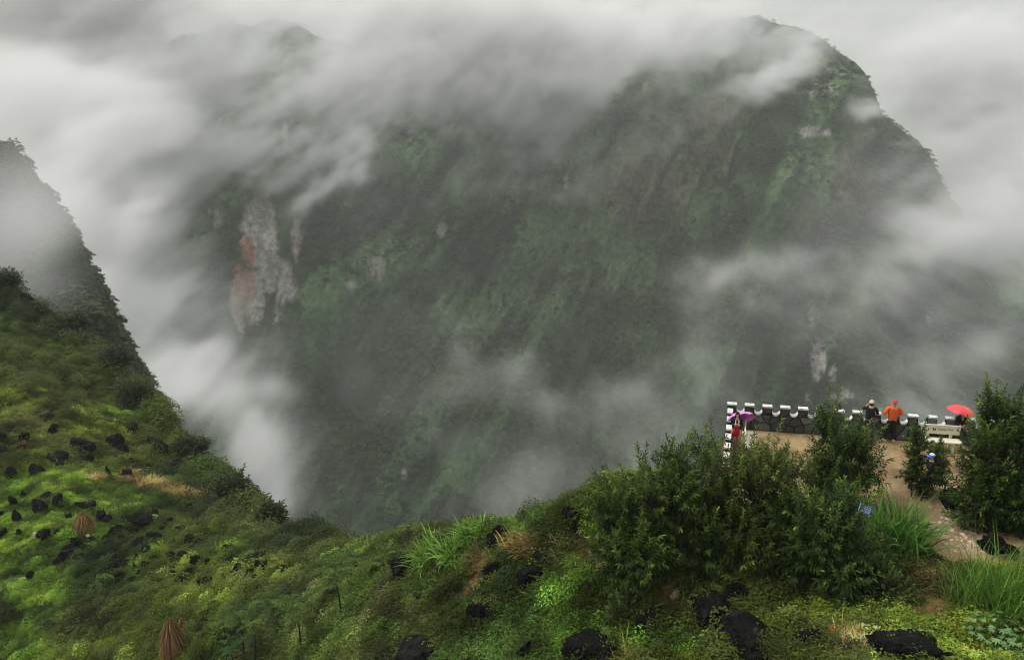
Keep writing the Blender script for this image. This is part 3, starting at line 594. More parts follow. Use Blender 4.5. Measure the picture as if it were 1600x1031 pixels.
under = sstep(.25, .6, pmask([(1060, 925, 110, 36, 1.), (1200, 945, 110, 34, 1.), (1340, 925, 50, 40, .9), (1540, 850, 70, 30, 1.)]))   # cover thinned so dark earth stands in for the shade under the trees
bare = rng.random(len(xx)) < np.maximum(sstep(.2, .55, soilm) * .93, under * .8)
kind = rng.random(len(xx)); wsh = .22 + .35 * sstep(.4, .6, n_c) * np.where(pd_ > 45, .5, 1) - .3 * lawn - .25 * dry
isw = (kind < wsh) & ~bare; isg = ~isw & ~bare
szf = np.clip(pd_ / 30.0, .8, 2.2) ** .4
sg = rng.uniform(.6, 1.25, len(xx)) * szf * (1 - .35 * lawn) * (1 + .5 * dry); sw = rng.uniform(.55, 1.3, len(xx)) * szf
gcol2 = gcol
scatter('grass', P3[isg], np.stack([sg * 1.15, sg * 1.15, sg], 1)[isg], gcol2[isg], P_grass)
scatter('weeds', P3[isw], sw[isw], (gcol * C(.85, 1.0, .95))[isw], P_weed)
# low shrubs, thicker along the rim and up the left slope
kd = rng.random(len(xx)); rimd, _ = seg_dist(xx, yy, crest_line)
shp_ = np.where(pd_ > 42, .012, .022) * sstep(.42, .65, fb2(xx, yy, 6.0, 601, 3)) * (1 - .9 * lawn) * (1 - .8 * dry) * (1 - bright * .5) + .05 * (rimd < 3.0) * (pd_ > 36) + .07 * (py_ < 610) * sstep(.4, .6, n_a) * (1 - .8 * lawn)
outm = (seg_dist(xx, yy, crest_line)[1] < 0) & (yy > 40)
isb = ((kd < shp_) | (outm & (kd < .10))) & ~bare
sb_ = rng.uniform(.45, 1.15, len(xx)) * np.clip(pd_ / 55, .62, 1.25) * (1 + .5 * outm)
bcol = (C(.032, .050, .014) * (1 - t_) + C(.075, .095, .020) * t_) * np.exp(rng.normal(0, .35, (len(xx), 1))); bcol = bcol * (1 - .5 * lawn[:, None]) + .5 * lawn[:, None] * lawnc * .8
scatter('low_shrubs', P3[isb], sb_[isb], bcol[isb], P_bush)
print('COVER', isg.sum(), isw.sum(), isb.sum(), len(pick))
# ------------------------------------------------------------------ rocks
def tube_mesh(paths, sides=6):                        # paths: lists of (point, radius); all joined in one skin of quads
    V = []; Fc = []
    for path in paths:
        P_ = [np.asarray(p, float) for p, r in path]; rr = [r for p, r in path]; n = len(P_); o0 = len(V)
        for k in range(n):
            t = P_[min(k + 1, n - 1)] - P_[max(k - 1, 0)]; t = t / (np.linalg.norm(t) + 1e-9)
            a = np.cross(t, (0.31, .95, .1)); a /= np.linalg.norm(a) + 1e-9; b_ = np.cross(t, a)
            for j in range(sides):
                an = 2 * math.pi * j / sides; V.append(P_[k] + (a * math.cos(an) + b_ * math.sin(an)) * rr[k])
        for k in range(n - 1):
            for j in range(sides):
                j2 = (j + 1) % sides; Fc.append((o0 + k * sides + j, o0 + k * sides + j2, o0 + (k + 1) * sides + j2, o0 + (k + 1) * sides + j))
        Fc.append(tuple(o0 + j for j in range(sides))[::-1]); Fc.append(tuple(o0 + (n - 1) * sides + j for j in range(sides)))
    return V, Fc
def tube(name, paths, mat, parent=None, sides=6, smooth=True):
    v, f = tube_mesh(paths, sides); return mesh_obj(name, v, f, mat, parent, smooth)

b = NB('black_limestone'); z1 = b.noise(2.2, 6, .7, 'Generated'); z2 = b.noise(7, 5, .65, 'Generated')
c_ = b.ramp(z1, [(.34, (.003, .0034, .003)), (.52, (.008, .0085, .0075)), (.64, (.024, .024, .021)), (.78, (.12, .12, .105))])
b.bsdf(c_, .8, .10, bump=z2, bump_d=.25, bump_s=1.0); M_rock = b.m
M_pale = simple('pale_stone', (.42, .38, .31), .85, .3, 5, bump=.02)
M_brownstone = simple('brown_stone', (.16, .11, .07), .85, .3, 5, bump=.02)
def rock_mesh(seed, sub=3, jag=.5):
    rg = random.Random(seed); bm = bmesh.new(); bmesh.ops.create_icosphere(bm, subdivisions=sub, radius=1.0); off = Vector((rg.uniform(0, 50), rg.uniform(0, 50), rg.uniform(0, 50)))
    cores = [(Vector((rg.uniform(-.55, .55), rg.uniform(-.4, .4), rg.uniform(-.3, .45))), rg.uniform(.35, .62)) for _ in range(4)] + [(Vector((0, 0, -.2)), .7)]
    planes = [[(Vector((rg.gauss(0, 1), rg.gauss(0, 1), rg.gauss(0, .8))).normalized(), rg.uniform(.55, .95)) for _ in range(9)] for _ in cores]
    for v in bm.verts:                                # several angular blocks grown together
        d = v.co.normalized(); best = .25
        for (c, r), pl in zip(cores, planes):
            tmax = 1e9; ok = True
            for n_, h in pl:
                den_ = d.dot(n_); q = (h * r + c.dot(n_))
                if den_ > 1e-3: tmax = min(tmax, q / den_)
                elif q < 0: ok = False
            tmax = min(tmax, (c.length + r) * 1.05)
            if ok and tmax > best: best = tmax
        q = d * best
        w1_ = mnoise.ridged_multi_fractal(q * 2.6 + off, .9, 2.1, 4, 1.0, 2.0); w2_ = mnoise.fractal(q * 5.5 + off, .8, 2.1, 4)
        v.co = q * (1 - jag * (.16 * (1.2 - w1_) if w1_ < 1.2 else 0) + jag * .12 * w2_)
    me = bpy.data.meshes.new('rock'); bm.to_mesh(me); bm.free()
    me.materials.append(M_rock); return me
ROCKM = [rock_mesh(s, 5, .9) for s in range(5)]; ROCKS = [rock_mesh(40 + s, 3, 1.0) for s in range(6)]
rr_ = random.Random(9)
BIG = []
def rock(px, py, wpx, hpx, label, group=None, meshes=ROCKS, mat=None, name='rock', sink=.25, d=None):
    h = ground_hit(px, py + hpx * .45) if d is None else at(px, py + hpx * .45, d)
    if h is None: return None
    dp = float((h - np.array((0, 0, CZ))) @ FW); w_ = wpx * dp / F / 2; hh = hpx * dp / F / 2 / .85
    me = rr_.choice(meshes)
    if mat: me = me.copy(); me.materials.clear(); me.materials.append(mat)
    o = bpy.data.objects.new(name, me); COL.objects.link(o); o.location = (h[0], h[1] + w_ * .25, h[2] + hh * ((.48 if meshes is ROCKM else .95) - sink)); o.scale = (w_ * 1.2, w_ * rr_.uniform(.8, 1.1), hh * 1.15)
    if meshes is ROCKM: BIG.append((h, w_, hh))
    o.rotation_euler = (rr_.uniform(-.2, .2), rr_.uniform(-.2, .2), rr_.uniform(0, 6.28)) if wpx < 1.6 * hpx else (rr_.uniform(-.1, .1), rr_.uniform(-.1, .1), rr_.choice((0, math.pi)) + rr_.uniform(-.3, .3))
    tag(o, label, 'rock', group); return o
for a in [(778, 833, 31, 44, 'upright black boulder on the rim beside the bright long-leaved grass'), (840, 900, 68, 40, 'broad black boulder lying in green grass below the rim'),
          (655, 1005, 96, 62, 'largest black rock at the bottom edge, next to the small white stone'), (756, 946, 52, 52, 'black rock half overgrown by weeds, midway up the slope'), (662, 935, 28, 24, 'small dark rock alone in yellowish weeds above the largest rock'),
          (893, 806, 52, 46, 'dark rock on the rim just left of the big leafy trees'), (775, 890, 44, 40, 'dark leaning slab beside a patch of rusty soil'), (925, 1016, 90, 46, 'black rock covered by small weeds at the bottom edge, left of the lush green patch'),
          (1027, 962, 54, 46, 'dark grey slab in deep shade under the left end of the big bush'), (1108, 948, 80, 54, 'dark grey slab in the shade under the middle of the big bush'), (1150, 925, 44, 34, 'dark slab tucked right under the big bush'),
          (1195, 995, 130, 56, 'long dark slab in the shade right of the dry twigs'), (1430, 1000, 120, 70, 'black craggy rock at the bottom right below the rusty soil'), (1486, 778, 46, 38, 'dark rock standing beside the stony path'),
          (1562, 852, 60, 28, 'dark rock added for the black shade under the foot of the right hand tree'), (1350, 915, 80, 80, 'black rock in deep shade below the grass clump and sign'), (628, 884, 56, 44, 'dark weedy rock mound left of the bright long-leaved grass'),  # the rock under the right hand tree stands in for black shade
          (862, 864, 54, 18, 'low flat dark rock in yellow grass below the rim rock'), (816, 1006, 30, 54, 'pointed dark shard of rock at the bottom edge between two black rocks'), (1275, 1000, 60, 36, 'wet black rock beside the orange lump of earth')]:
    rock(*a, meshes=ROCKM, sink=.15 if a[3] > 30 else .25)
rock(715, 1016, 15, 14, 'small whitish stone next to the largest black rock', mat=M_pale)
rock(1300, 986, 24, 26, 'orange lump of bare earth beside the wet black rock', mat=simple('orange_earth', (.36, .13, .04), .95, .35, 5, bump=.03), name='earth_lump')['category'] = 'earth lump'
rock(1056, 928, 16, 14, 'pale tan stone at the edge of the shade under the big bush', mat=simple('tan_stone', (.32, .24, .17), .9, .3, 5))
for i, (px, py) in enumerate([(55, 835), (138, 838)]): rock(px, py, 9, 8, ['pale grey stone beside the rocks left of the black cluster', 'pale grey stone on top of the black rock cluster on the left slope'][i], mat=M_pale)
ORD = ['', 'second ', 'third ', 'fourth ', 'fifth ', 'sixth ', 'seventh ', 'eighth ', 'ninth ', 'tenth ', 'eleventh ', 'twelfth ', 'thirteenth ', 'fourteenth ', 'fifteenth ', 'sixteenth ', 'seventeenth ', 'eighteenth ', 'nineteenth ', 'twentieth ']
def numbered(rows, group):                            # rocks alike in everything but place: each told by its place in its own group
    rows = sorted(rows); n = len(rows); big = max(rows, key=lambda a: a[2] * a[3])
    for k, a in enumerate(rows):
        if a is big: lab = 'largest of the ' + group
        elif k < n / 2: lab = (ORD[k] + 'leftmost' if k == 0 else ORD[k] + 'from the left') + ' of the ' + group
        else: lab = ('rightmost' if k == n - 1 else ORD[n - 1 - k] + 'from the right') + ' of the ' + group
        rock(*a, lab, group)
upper = [(18, 738, 26, 18), (55, 733, 30, 14), (92, 714, 34, 15), (135, 718, 28, 15), (128, 697, 38, 20), (180, 690, 26, 26), (281, 727, 28, 18), (168, 735, 18, 18), (248, 702, 34, 24), (4, 702, 16, 14), (196, 740, 20, 14), (206, 720, 14, 10), (262, 688, 22, 14)]
stack_ = [(20, 782, 14, 14), (60, 790, 27, 21), (25, 805, 18, 18), (90, 780, 24, 18), (2, 800, 12, 16), (130, 789, 32, 11), (160, 804, 18, 16), (108, 806, 12, 10), (36, 770, 14, 10), (70, 772, 16, 9)]
numbered(stack_, 'black rocks near the larger straw heap')
low_ = [(5, 832, 14, 12), (30, 830, 16, 12), (68, 834, 28, 15), (88, 830, 11, 11), (95, 868, 20, 16), (108, 861, 26, 18), (122, 868, 22, 16), (86, 876, 12, 10), (142, 842, 20, 10), (118, 846, 18, 12), (134, 858, 18, 12), (20, 898, 14, 12), (48, 898, 15, 14), (150, 868, 14, 10)]
numbered(low_, 'black rocks below the larger straw heap')
mid_ = [(195, 811, 18, 9), (222, 811, 34, 20), (240, 802, 18, 10), (178, 829, 36, 15), (207, 826, 20, 10), (215, 846, 26, 20), (240, 838, 24, 12), (296, 842, 18, 14), (295, 790, 18, 10), (262, 814, 22, 10), (195, 879, 28, 20), (180, 872, 18, 12), (320, 828, 14, 10), (312, 850, 22, 18), (270, 848, 16, 10), (320, 910, 26, 14), (162, 893, 18, 10), (228, 858, 18, 12), (355, 856, 22, 11), (280, 826, 16, 10), (205, 905, 20, 10), (172, 850, 20, 12), (252, 826, 14, 8), (330, 866, 14, 9)]
rg_ = random.Random(21)
while len(mid_) < 56:
    x = rg_.uniform(165, 455); y = rg_.uniform(798, 905)
    if y > 700 + .28 * x + 60 and y < 905 and all(abs(x - a[0]) + 1.6 * abs(y - a[1]) > 22 for a in mid_): mid_.append((x, y, rg_.uniform(11, 24), rg_.uniform(9, 16)))
while len(upper) < 24:
    x = rg_.uniform(0, 330); y = rg_.uniform(650, 745)
    if all(abs(x - a[0]) + 1.6 * abs(y - a[1]) > 26 for a in upper): upper.append((x, y, rg_.uniform(12, 26), rg_.uniform(9, 18)))
numbered([a for a in mid_ if a[1] < 836], 'black rocks strewn right of the larger straw heap')
numbered(upper, 'dark rocks above the dry strip')
numbered([a for a in mid_ if 836 <= a[1] < 868], 'black rocks across the middle of the left hillside')
numbered([a for a in mid_ if a[1] >= 868], 'black rocks strewn lowest on the left hillside')
rim_ = [(385, 800, 40, 14), (430, 808, 30, 22), (402, 868, 34, 22), (412, 886, 24, 16), (446, 832, 20, 12), (358, 812, 22, 12)]
numbered(rim_, 'dark rocks near the left rim')
crown_ = [(86, 484, 22, 10), (98, 500, 18, 14), (92, 516, 36, 14), (40, 466, 24, 12), (130, 505, 14, 10), (12, 446, 20, 16), (56, 478, 16, 9), (152, 545, 18, 10)]
numbered(crown_, 'dark rocks at the top of the left hillside')

# weeds crowding round and over the big rocks
wp, wc = [], []
for h, w_, hh in BIG:
    n = int(40 + 60 * w_); a = rng.uniform(0, 6.28, n); r = w_ * (1.0 + .35 * np.abs(rng.normal(0, 1, n))) * np.where(rng.random(n) < .15, .55, 1.0); x = h[0] + r * np.cos(a); y = h[1] + w_ * .25 + r * np.sin(a) * .95
    z = height(x, y) + np.where(r < w_ * .8, hh * .55, 0) ; wp.append(np.stack([x, y, z], 1)); wc.append((C(.038, .058, .014) + rng.random((n, 1)) * C(.05, .06, .012)) * np.exp(rng.normal(0, .4, (n, 1))))
wp = np.concatenate(wp); wc = np.concatenate(wc); ok_ = poly_sd(wp[:, 0], wp[:, 1], TERR) > .1; scatter('rock_weeds', wp[ok_], rng.uniform(.5, 1.15, ok_.sum()), wc[ok_], P_weed + P_grass)
# ------------------------------------------------------------------ trees and bushes with leaves
def lance_shoot(L, p, d, ln, n, leaf, wd, col, tipcol):
    t = np.linspace(.12, 1, n); base = p + d[None, :] * (ln * t)[:, None]
    a = np.arange(n) * 2.4 + rng.random() * 6; x_ = np.cross(d, (.3, .2, .9)); x_ /= np.linalg.norm(x_) + 1e-9; y_ = np.cross(d, x_)
    out = x_[None] * np.cos(a)[:, None] + y_[None] * np.sin(a)[:, None]
    dirs = out * (1.05 - .6 * t)[:, None] + d[None] * (.35 + .5 * t)[:, None]
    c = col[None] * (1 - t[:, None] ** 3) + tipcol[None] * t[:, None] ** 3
    L.blades(base, dirs, leaf * rng.uniform(.7, 1.2, n), wd, c * np.exp(rng.normal(0, .22, (n, 1))), .35)
def leafy(name, base, lobes, n, label, cat, group=None, leaf=.18, wd=.05, shoot=.6, nl=19, cols=((.022, .042, .012), (.05, .085, .018)), trunk_r=.07, upness=.55, tip=.6, stems=3):
    """lobes: (px, py, rx, ry) in the photograph at the depth of the base, with a depth shift in metres"""
    base = np.asarray(base, float); dep = float((base - np.array((0, 0, CZ))) @ FW); root = thing(name, tuple(base), label, cat, group)
    L = Leaves(); ends = []; vol = np.array([l[2] * l[3] for l in lobes], float); vol /= vol.sum(); c1, c2 = np.array(cols[0]), np.array(cols[1])
    for (px, py, rx, ry, dz), vf in zip(lobes, vol):
        c = at(px, py, dep + dz) - base; a = rx * (dep + dz) / F; h = ry * (dep + dz) / F / .93; k = max(6, int(n * vf * 1.9))
        u = rng.normal(0, 1, (k, 3)); u /= np.linalg.norm(u, axis=1)[:, None]; r = rng.random(k) ** .42
        q = u * r[:, None] * np.array((a, a * .85, h)); q *= (1 + .22 * np.sin(u[:, :1] * 5 + px) + .16 * rng.normal(0, 1, (k, 1)))
        pos_ = c + q
        for j in range(k):
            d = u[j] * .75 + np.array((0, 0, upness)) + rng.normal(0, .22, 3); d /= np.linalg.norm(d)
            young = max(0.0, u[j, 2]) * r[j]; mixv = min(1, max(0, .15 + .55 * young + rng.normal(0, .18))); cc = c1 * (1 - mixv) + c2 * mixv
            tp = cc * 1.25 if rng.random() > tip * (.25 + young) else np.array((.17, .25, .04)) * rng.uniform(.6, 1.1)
            sl_ = shoot * rng.uniform(.5, 1.4) * (rng.uniform(1.2, 1.9) if young > .75 else 1)
            lance_shoot(L, pos_[j] - d * sl_ * .5, d, sl_, int(nl * sl_ / shoot), leaf, wd, cc, tp)
            if j % 9 == 0: ends.append((pos_[j] - d * sl_ * .5, pos_[j] + d * sl_ * .45, c))
    L.build('crown', M_leaf, root)
    paths = []
    for s_ in range(stems):
        an = s_ * 2.2 + .5; paths.append([(np.array((.12 * math.cos(an), .12 * math.sin(an), -.25)), trunk_r), (np.array((.3 * math.cos(an), .2 * math.sin(an), .5)), trunk_r * .8)])
    for (e0, e1, c) in ends:
        s_ = rng.integers(0, stems); st = paths[s_][1][0]; m_ = st * .35 + c * .45 + e0 * .2
        paths.append([(st, trunk_r * .45), (m_, trunk_r * .3), (e0, trunk_r * .16), (e1, .004)])
    tube('trunk', paths, M_darkbark, root, 5); return root
def gh(px, py, d=None):
    if d is not None:
        p = at(px, py, d); p[2] = height(np.array([p[0]]), np.array([p[1]]))[0]; return p
    return ground_hit(px, py)
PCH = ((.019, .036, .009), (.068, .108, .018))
g_ = 'fruit trees in front of the viewing terrace'
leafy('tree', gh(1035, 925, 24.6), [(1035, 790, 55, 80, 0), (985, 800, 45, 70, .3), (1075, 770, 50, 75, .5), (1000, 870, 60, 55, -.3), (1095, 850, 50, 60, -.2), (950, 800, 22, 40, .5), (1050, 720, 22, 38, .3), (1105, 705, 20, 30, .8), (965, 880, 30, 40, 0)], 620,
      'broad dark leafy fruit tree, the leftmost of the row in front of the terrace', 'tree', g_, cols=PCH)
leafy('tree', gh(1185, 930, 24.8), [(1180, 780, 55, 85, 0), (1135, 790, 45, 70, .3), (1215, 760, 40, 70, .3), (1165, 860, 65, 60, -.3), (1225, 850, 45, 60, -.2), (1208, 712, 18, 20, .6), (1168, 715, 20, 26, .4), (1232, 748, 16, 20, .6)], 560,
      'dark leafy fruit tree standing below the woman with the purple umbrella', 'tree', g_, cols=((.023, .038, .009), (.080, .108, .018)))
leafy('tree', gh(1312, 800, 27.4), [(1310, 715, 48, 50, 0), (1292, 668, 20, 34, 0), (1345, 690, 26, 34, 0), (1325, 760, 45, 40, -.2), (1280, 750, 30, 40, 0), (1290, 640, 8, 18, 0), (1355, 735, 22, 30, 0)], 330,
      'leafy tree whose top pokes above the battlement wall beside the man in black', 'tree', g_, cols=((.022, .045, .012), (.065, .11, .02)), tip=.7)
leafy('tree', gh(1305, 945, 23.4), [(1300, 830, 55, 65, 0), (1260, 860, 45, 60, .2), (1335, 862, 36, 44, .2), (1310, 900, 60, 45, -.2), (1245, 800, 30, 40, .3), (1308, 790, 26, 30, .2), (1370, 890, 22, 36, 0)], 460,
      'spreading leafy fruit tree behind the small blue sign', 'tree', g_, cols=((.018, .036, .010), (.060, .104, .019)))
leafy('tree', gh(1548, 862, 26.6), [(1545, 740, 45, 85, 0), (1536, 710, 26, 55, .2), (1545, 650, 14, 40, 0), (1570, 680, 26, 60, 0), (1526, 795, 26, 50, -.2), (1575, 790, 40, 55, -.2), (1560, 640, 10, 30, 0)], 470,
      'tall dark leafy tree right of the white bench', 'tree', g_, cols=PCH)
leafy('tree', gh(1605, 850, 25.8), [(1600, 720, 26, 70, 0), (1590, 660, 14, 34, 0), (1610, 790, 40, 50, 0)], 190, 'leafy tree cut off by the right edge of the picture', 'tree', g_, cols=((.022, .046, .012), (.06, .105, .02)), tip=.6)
leafy('shrub', gh(1435, 775, 28.0), [(1432, 715, 16, 48, 0), (1430, 680, 10, 24, 0), (1440, 750, 22, 26, 0)], 130, 'narrow upright shrub between the orange jacket and the white bench', 'shrub', cols=((.022, .045, .012), (.065, .11, .02)), leaf=.10, shoot=.35, trunk_r=.03)
leafy('shrub', gh(1467, 770, 28.2), [(1464, 712, 14, 20, 0), (1468, 738, 14, 22, 0)], 70, 'yellow-green shrub right in front of the white bench', 'shrub', cols=((.04, .075, .014), (.12, .17, .03)), leaf=.10, shoot=.35, trunk_r=.03, tip=.9)
leafy('shrub', gh(985, 985, 24.2), [(985, 935, 34, 36, 0), (960, 960, 26, 26, 0), (1000, 960, 24, 28, 0)], 150, 'lighter small-leaved shrub in front of the leftmost fruit tree', 'shrub', cols=((.035, .06, .016), (.10, .13, .04)), leaf=.085, wd=.04, shoot=.4, trunk_r=.025, upness=.5)
leafy('shrub', gh(1385, 950, 22.6), [(1385, 915, 34, 24, 0), (1400, 935, 30, 20, 0)], 90, 'low shrub growing on the black rock below the grass clump', 'shrub', cols=((.03, .055, .015), (.08, .11, .03)), leaf=.09, wd=.045, shoot=.32, trunk_r=.02, upness=.5)
gb = 'dark bushes on the rim of the left hillside'
for (px, py, d, rx, ry, lab) in [(215, 620, 84.5, 34, 36, 'largest dark bush, bulging out over the rim of the left hillside'), (365, 770, 65, 36, 28, 'rounded bush on the rim where the left hillside drops towards the gorge'), (182, 560, 90, 24, 18, 'dark bush high on the rim of the left hillside, above the largest bush'),
                           (425, 808, 58, 20, 16, 'bush on the rim above the dip between the two slopes'), (118, 505, 96, 20, 14, 'dark bush near the top of the left hillside, against the mist'), (300, 700, 76, 26, 16, 'low bush on the rim between the largest bush and the rounded one'), (10, 440, 99, 24, 18, 'dark bush at the very left edge of the hilltop')]:
    leafy('bush', gh(px, py, d), [(px, py - ry * .4, rx * .7, ry * .6, 0), (px - rx * .5, py - ry * .1, rx * .5, ry * .5, 0), (px + rx * .5, py - ry * .05, rx * .45, ry * .45, 0)], 120, lab, 'bush', gb, leaf=.30, wd=.13, shoot=.9, nl=12, cols=((.024, .036, .014), (.045, .06, .02)), trunk_r=.06, upness=.6, tip=.1)

# slender saplings with feathery fronds
def sapling(bx, by, tx, ty, d, rpx, label, cols, nf=20, group='slender saplings with feathery leaves'):
    base = gh(bx, by, d); dep = d; root = thing('sapling', tuple(base), label, 'sapling', group); top = at(tx, ty, d) - base; top[1] *= .3; L = Leaves()
    top[2] = max(top[2], .8); r = rpx * d / F
    for k in range(nf):
        an = k * 2.4; el = rng.uniform(-.05, .75); dr = np.array((math.cos(an) * math.cos(el), math.sin(an) * math.cos(el), math.sin(el))); ln = r * rng.uniform(.75, 1.25)
        p0 = top * (1 - .28 * rng.random() * (k % 3 > 0)); m = 14; t = np.linspace(.12, 1, m); pts_ = p0 + dr[None] * (ln * t)[:, None]; pts_[:, 2] -= .30 * ln * t * t
        sd = np.cross(dr, (0, 0, 1)); sd /= np.linalg.norm(sd); c = np.array(cols[0]) * (1 - k / nf) + np.array(cols[1]) * (k / nf)
        for sg_ in (-1, 1):
            L.blades(pts_, sd[None] * sg_ + dr[None] * .55 + np.array((0, 0, -.12))[None] + rng.normal(0, .08, (m, 3)), ln * .30 * (1.1 - .6 * t), ln * .045, c[None] * np.exp(rng.normal(0, .2, (m, 1))), .25)
    L.build('crown', M_leaf, root)
    k1 = top * .5 + np.array((.05, 0, 0)); tube('trunk', [[(np.array((0, 0, -.3)), .045), (k1, .034), (top, .014)]], M_darkbark, root, 6)
SG = ((.020, .045, .010), (.10, .15, .025)); SY = ((.10, .13, .022), (.19, .21, .04))
for a in [(537, 988, 525, 868, 33, 34, 'tallest slender sapling with a long bare trunk'), (584, 915, 582, 880, 34, 22, 'short sapling right of the tallest one'), (609, 897, 608, 862, 34, 22, 'sapling nearest the dark weedy rock mound'), (428, 985, 428, 925, 37, 28, 'sapling with a dark spreading crown left of the middle of the grove'),
          (472, 1031, 467, 925, 34, 34, 'sapling with the widest crown, in the middle of the grove'), (382, 1035, 380, 938, 37, 32, 'leftmost dark sapling near the bottom edge'), (514, 968, 512, 908, 35, 24, 'thin sapling just left of the tallest one'), (396, 1040, 402, 955, 35, 26, 'sapling behind the leftmost one, lower crown'),
          (350, 1010, 352, 960, 39, 24, 'small sapling at the left end of the grove'), (560, 925, 556, 890, 36, 22, 'small sapling in the weeds between the tallest and the short one')]:
    sapling(*a, SG)
sapling(441, 905, 440, 868, 43, 20, 'yellow-green sapling standing out from the dark slope', SY, 13)
sapling(360, 1012, 358, 1000, 36, 22, 'low bright green frond plant at the foot of the grove', ((.03, .09, .02), (.05, .13, .03)), 12)

# clumps of long arching grass
def clump(name, px, py, d, hpx, n, wd, cols, label, group=None, lean=1.0, droop=.55, rad=.22, cat='grass clump'):
    base = gh(px, py, d); root = thing(name, tuple(base), label, cat, group); L = Leaves(); h = hpx * d / F / .9
    bs = np.zeros((n, 3)); bs[:, :2] = rng.normal(0, rad, (n, 2)); bs[:, 2] = -.05; mixv = rng.random((n, 1)); c = np.array(cols[0])[None] * (1 - mixv) + np.array(cols[1])[None] * mixv
    dr = rdirs(n, lean, 1.0); ln = rng.uniform(.6, 1.3, n) * h
    L.blades(bs, dr, ln, wd, c * np.exp(rng.normal(0, .2, (n, 1))), droop * rng.uniform(.5, 1.3, n), 5); L.build('leaves', M_leaf, root); return root
BG = ((.09, .21, .025), (.22, .38, .06)); gq = 'bright long-leaved grass clumps on the rim'
for (px, py, d, hp, lab) in [(672, 868, 31.6, 46, 'leftmost bright long-leaved grass clump on the rim'), (712, 872, 30.8, 46, 'bright long-leaved grass clump in front, in the middle of the row on the rim'), (735, 850, 31.4, 34, 'bright grass clump behind, just left of the upright boulder'), (756, 838, 31.0, 34, 'bright grass clump touching the upright black boulder'), (690, 845, 32.5, 30, 'bright grass clump half hidden behind the two front ones')]:
    clump('grass_clump', px, py + 10, d, hp * 1.15, 280, .06, BG, lab, gq)
for (px, hp, lab) in [(805, 20, 'small bright grass clump just right of the upright boulder'), (830, 20, 'small bright grass clump on the rim between boulder and rim rock'), (858, 22, 'small bright grass clump left of the rim rock'), (912, 26, 'wispy grass tuft on top of the rim rock')]:
    p_ = 835 if px < 850 else 818 if px < 900 else 790; clump('grass_clump', px, p_, 29.3 if px < 850 else 28, hp, 60, .03, BG, lab, 'small grass clumps along the rim', rad=.25)
GG = ((.045, .13, .018), (.14, .27, .05))
clump('grass_clump', 1400, 852, 25.0, 114, 330, .05, GG, 'tall dark green grass clump in front of the person in the blue cap', None, 1.7, .45, .38)
clump('grass_clump', 1425, 815, 25.6, 90, 150, .04, GG, 'smaller grass clump leaning towards the stony path', None, 1.3, .6, .25)
clump('grass_clump', 1545, 955, 21.5, 118, 380, .03, ((.07, .17, .022), (.17, .30, .05)), 'tall bright grass clump at the lower right beside the dead stick', None, 2.0, .35, .42)
clump('grass_clump', 1592, 950, 21.1, 104, 260, .03, ((.07, .17, .022), (.17, .30, .05)), 'bright grass clump at the right edge, behind the broad-leaved plant', None, 1.8, .35, .32)
clump('grass_clump', 1600, 830, 24.5, 40, 26, .09, ((.05, .09, .03), (.12, .17, .06)), 'broad-bladed plant reaching in from the right edge', None, .7, .5, .08, cat='plant')
clump('grass_clump', 1520, 890, 22.6, 55, 120, .026, ((.06, .13, .02), (.13, .21, .04)), 'thin bright grass clump at the lower end of the stony path', None, 1.8, .3, .25)
for (px, py, d) in [(1262, 975, 22.4), (1240, 958, 22.8)]:
    clump('fern', px, py, d, 26, 40, .05, ((.05, .07, .02), (.09, .10, .03)), ['yellowish fern beside the orange lump of earth', 'yellowish fern under the spreading fruit tree'][px < 1250], None, .7, .6, .06, cat='fern')
clump('weed_plant', 712, 1003, 25.6, 26, 60, .08, ((.05, .15, .02), (.10, .22, .04)), 'bright leafy weed beside the largest black rock', None, .8, .5, .1, cat='plant')
clump('weed_plant', 1205, 940, 22.8, 22, 70, .05, ((.03, .10, .02), (.07, .2, .04)), 'vivid green shoot under the spreading fruit tree', None, .5, .4, .18, cat='plant')

# broad lobed leaves at the lower right corner, each leaf its own piece
lob = [(0, 0)] ; nn = 5
for k in range(-2, 3):
    a = k * .62; r1 = 1.0 - .12 * abs(k); lob += [(math.sin(a - .2) * r1 * .62, math.cos(a - .2) * r1 * .62), (math.sin(a) * r1, math.cos(a) * r1), (math.sin(a + .2) * r1 * .62, math.cos(a + .2) * r1 * .62)]
    if k < 2: lob.append((math.sin(a + .31) * .42, math.cos(a + .31) * .42))
lv = [(x, y, -.18 * (x * x + y * y)) for x, y in lob]; lm = bpy.data.meshes.new('leaf'); lm.from_pydata(lv, [], [(0, i, i + 1) for i in range(1, len(lv) - 1)]); lm.update()
b = NB('broad_leaf'); oi = b.n('ShaderNodeObjectInfo'); cc = b.ramp(oi.outputs['Random'], [(0, (.05, .13, .03)), (.6, (.10, .21, .05)), (1, (.16, .27, .08))]); pr = b.n('ShaderNodeBsdfPrincipled'); pr.inputs['Roughness'].default_value = .5; b.l(cc, pr.inputs['Base Color']); b.l(pr.outputs[0], b.out.inputs[0]); lm.materials.append(b.m)
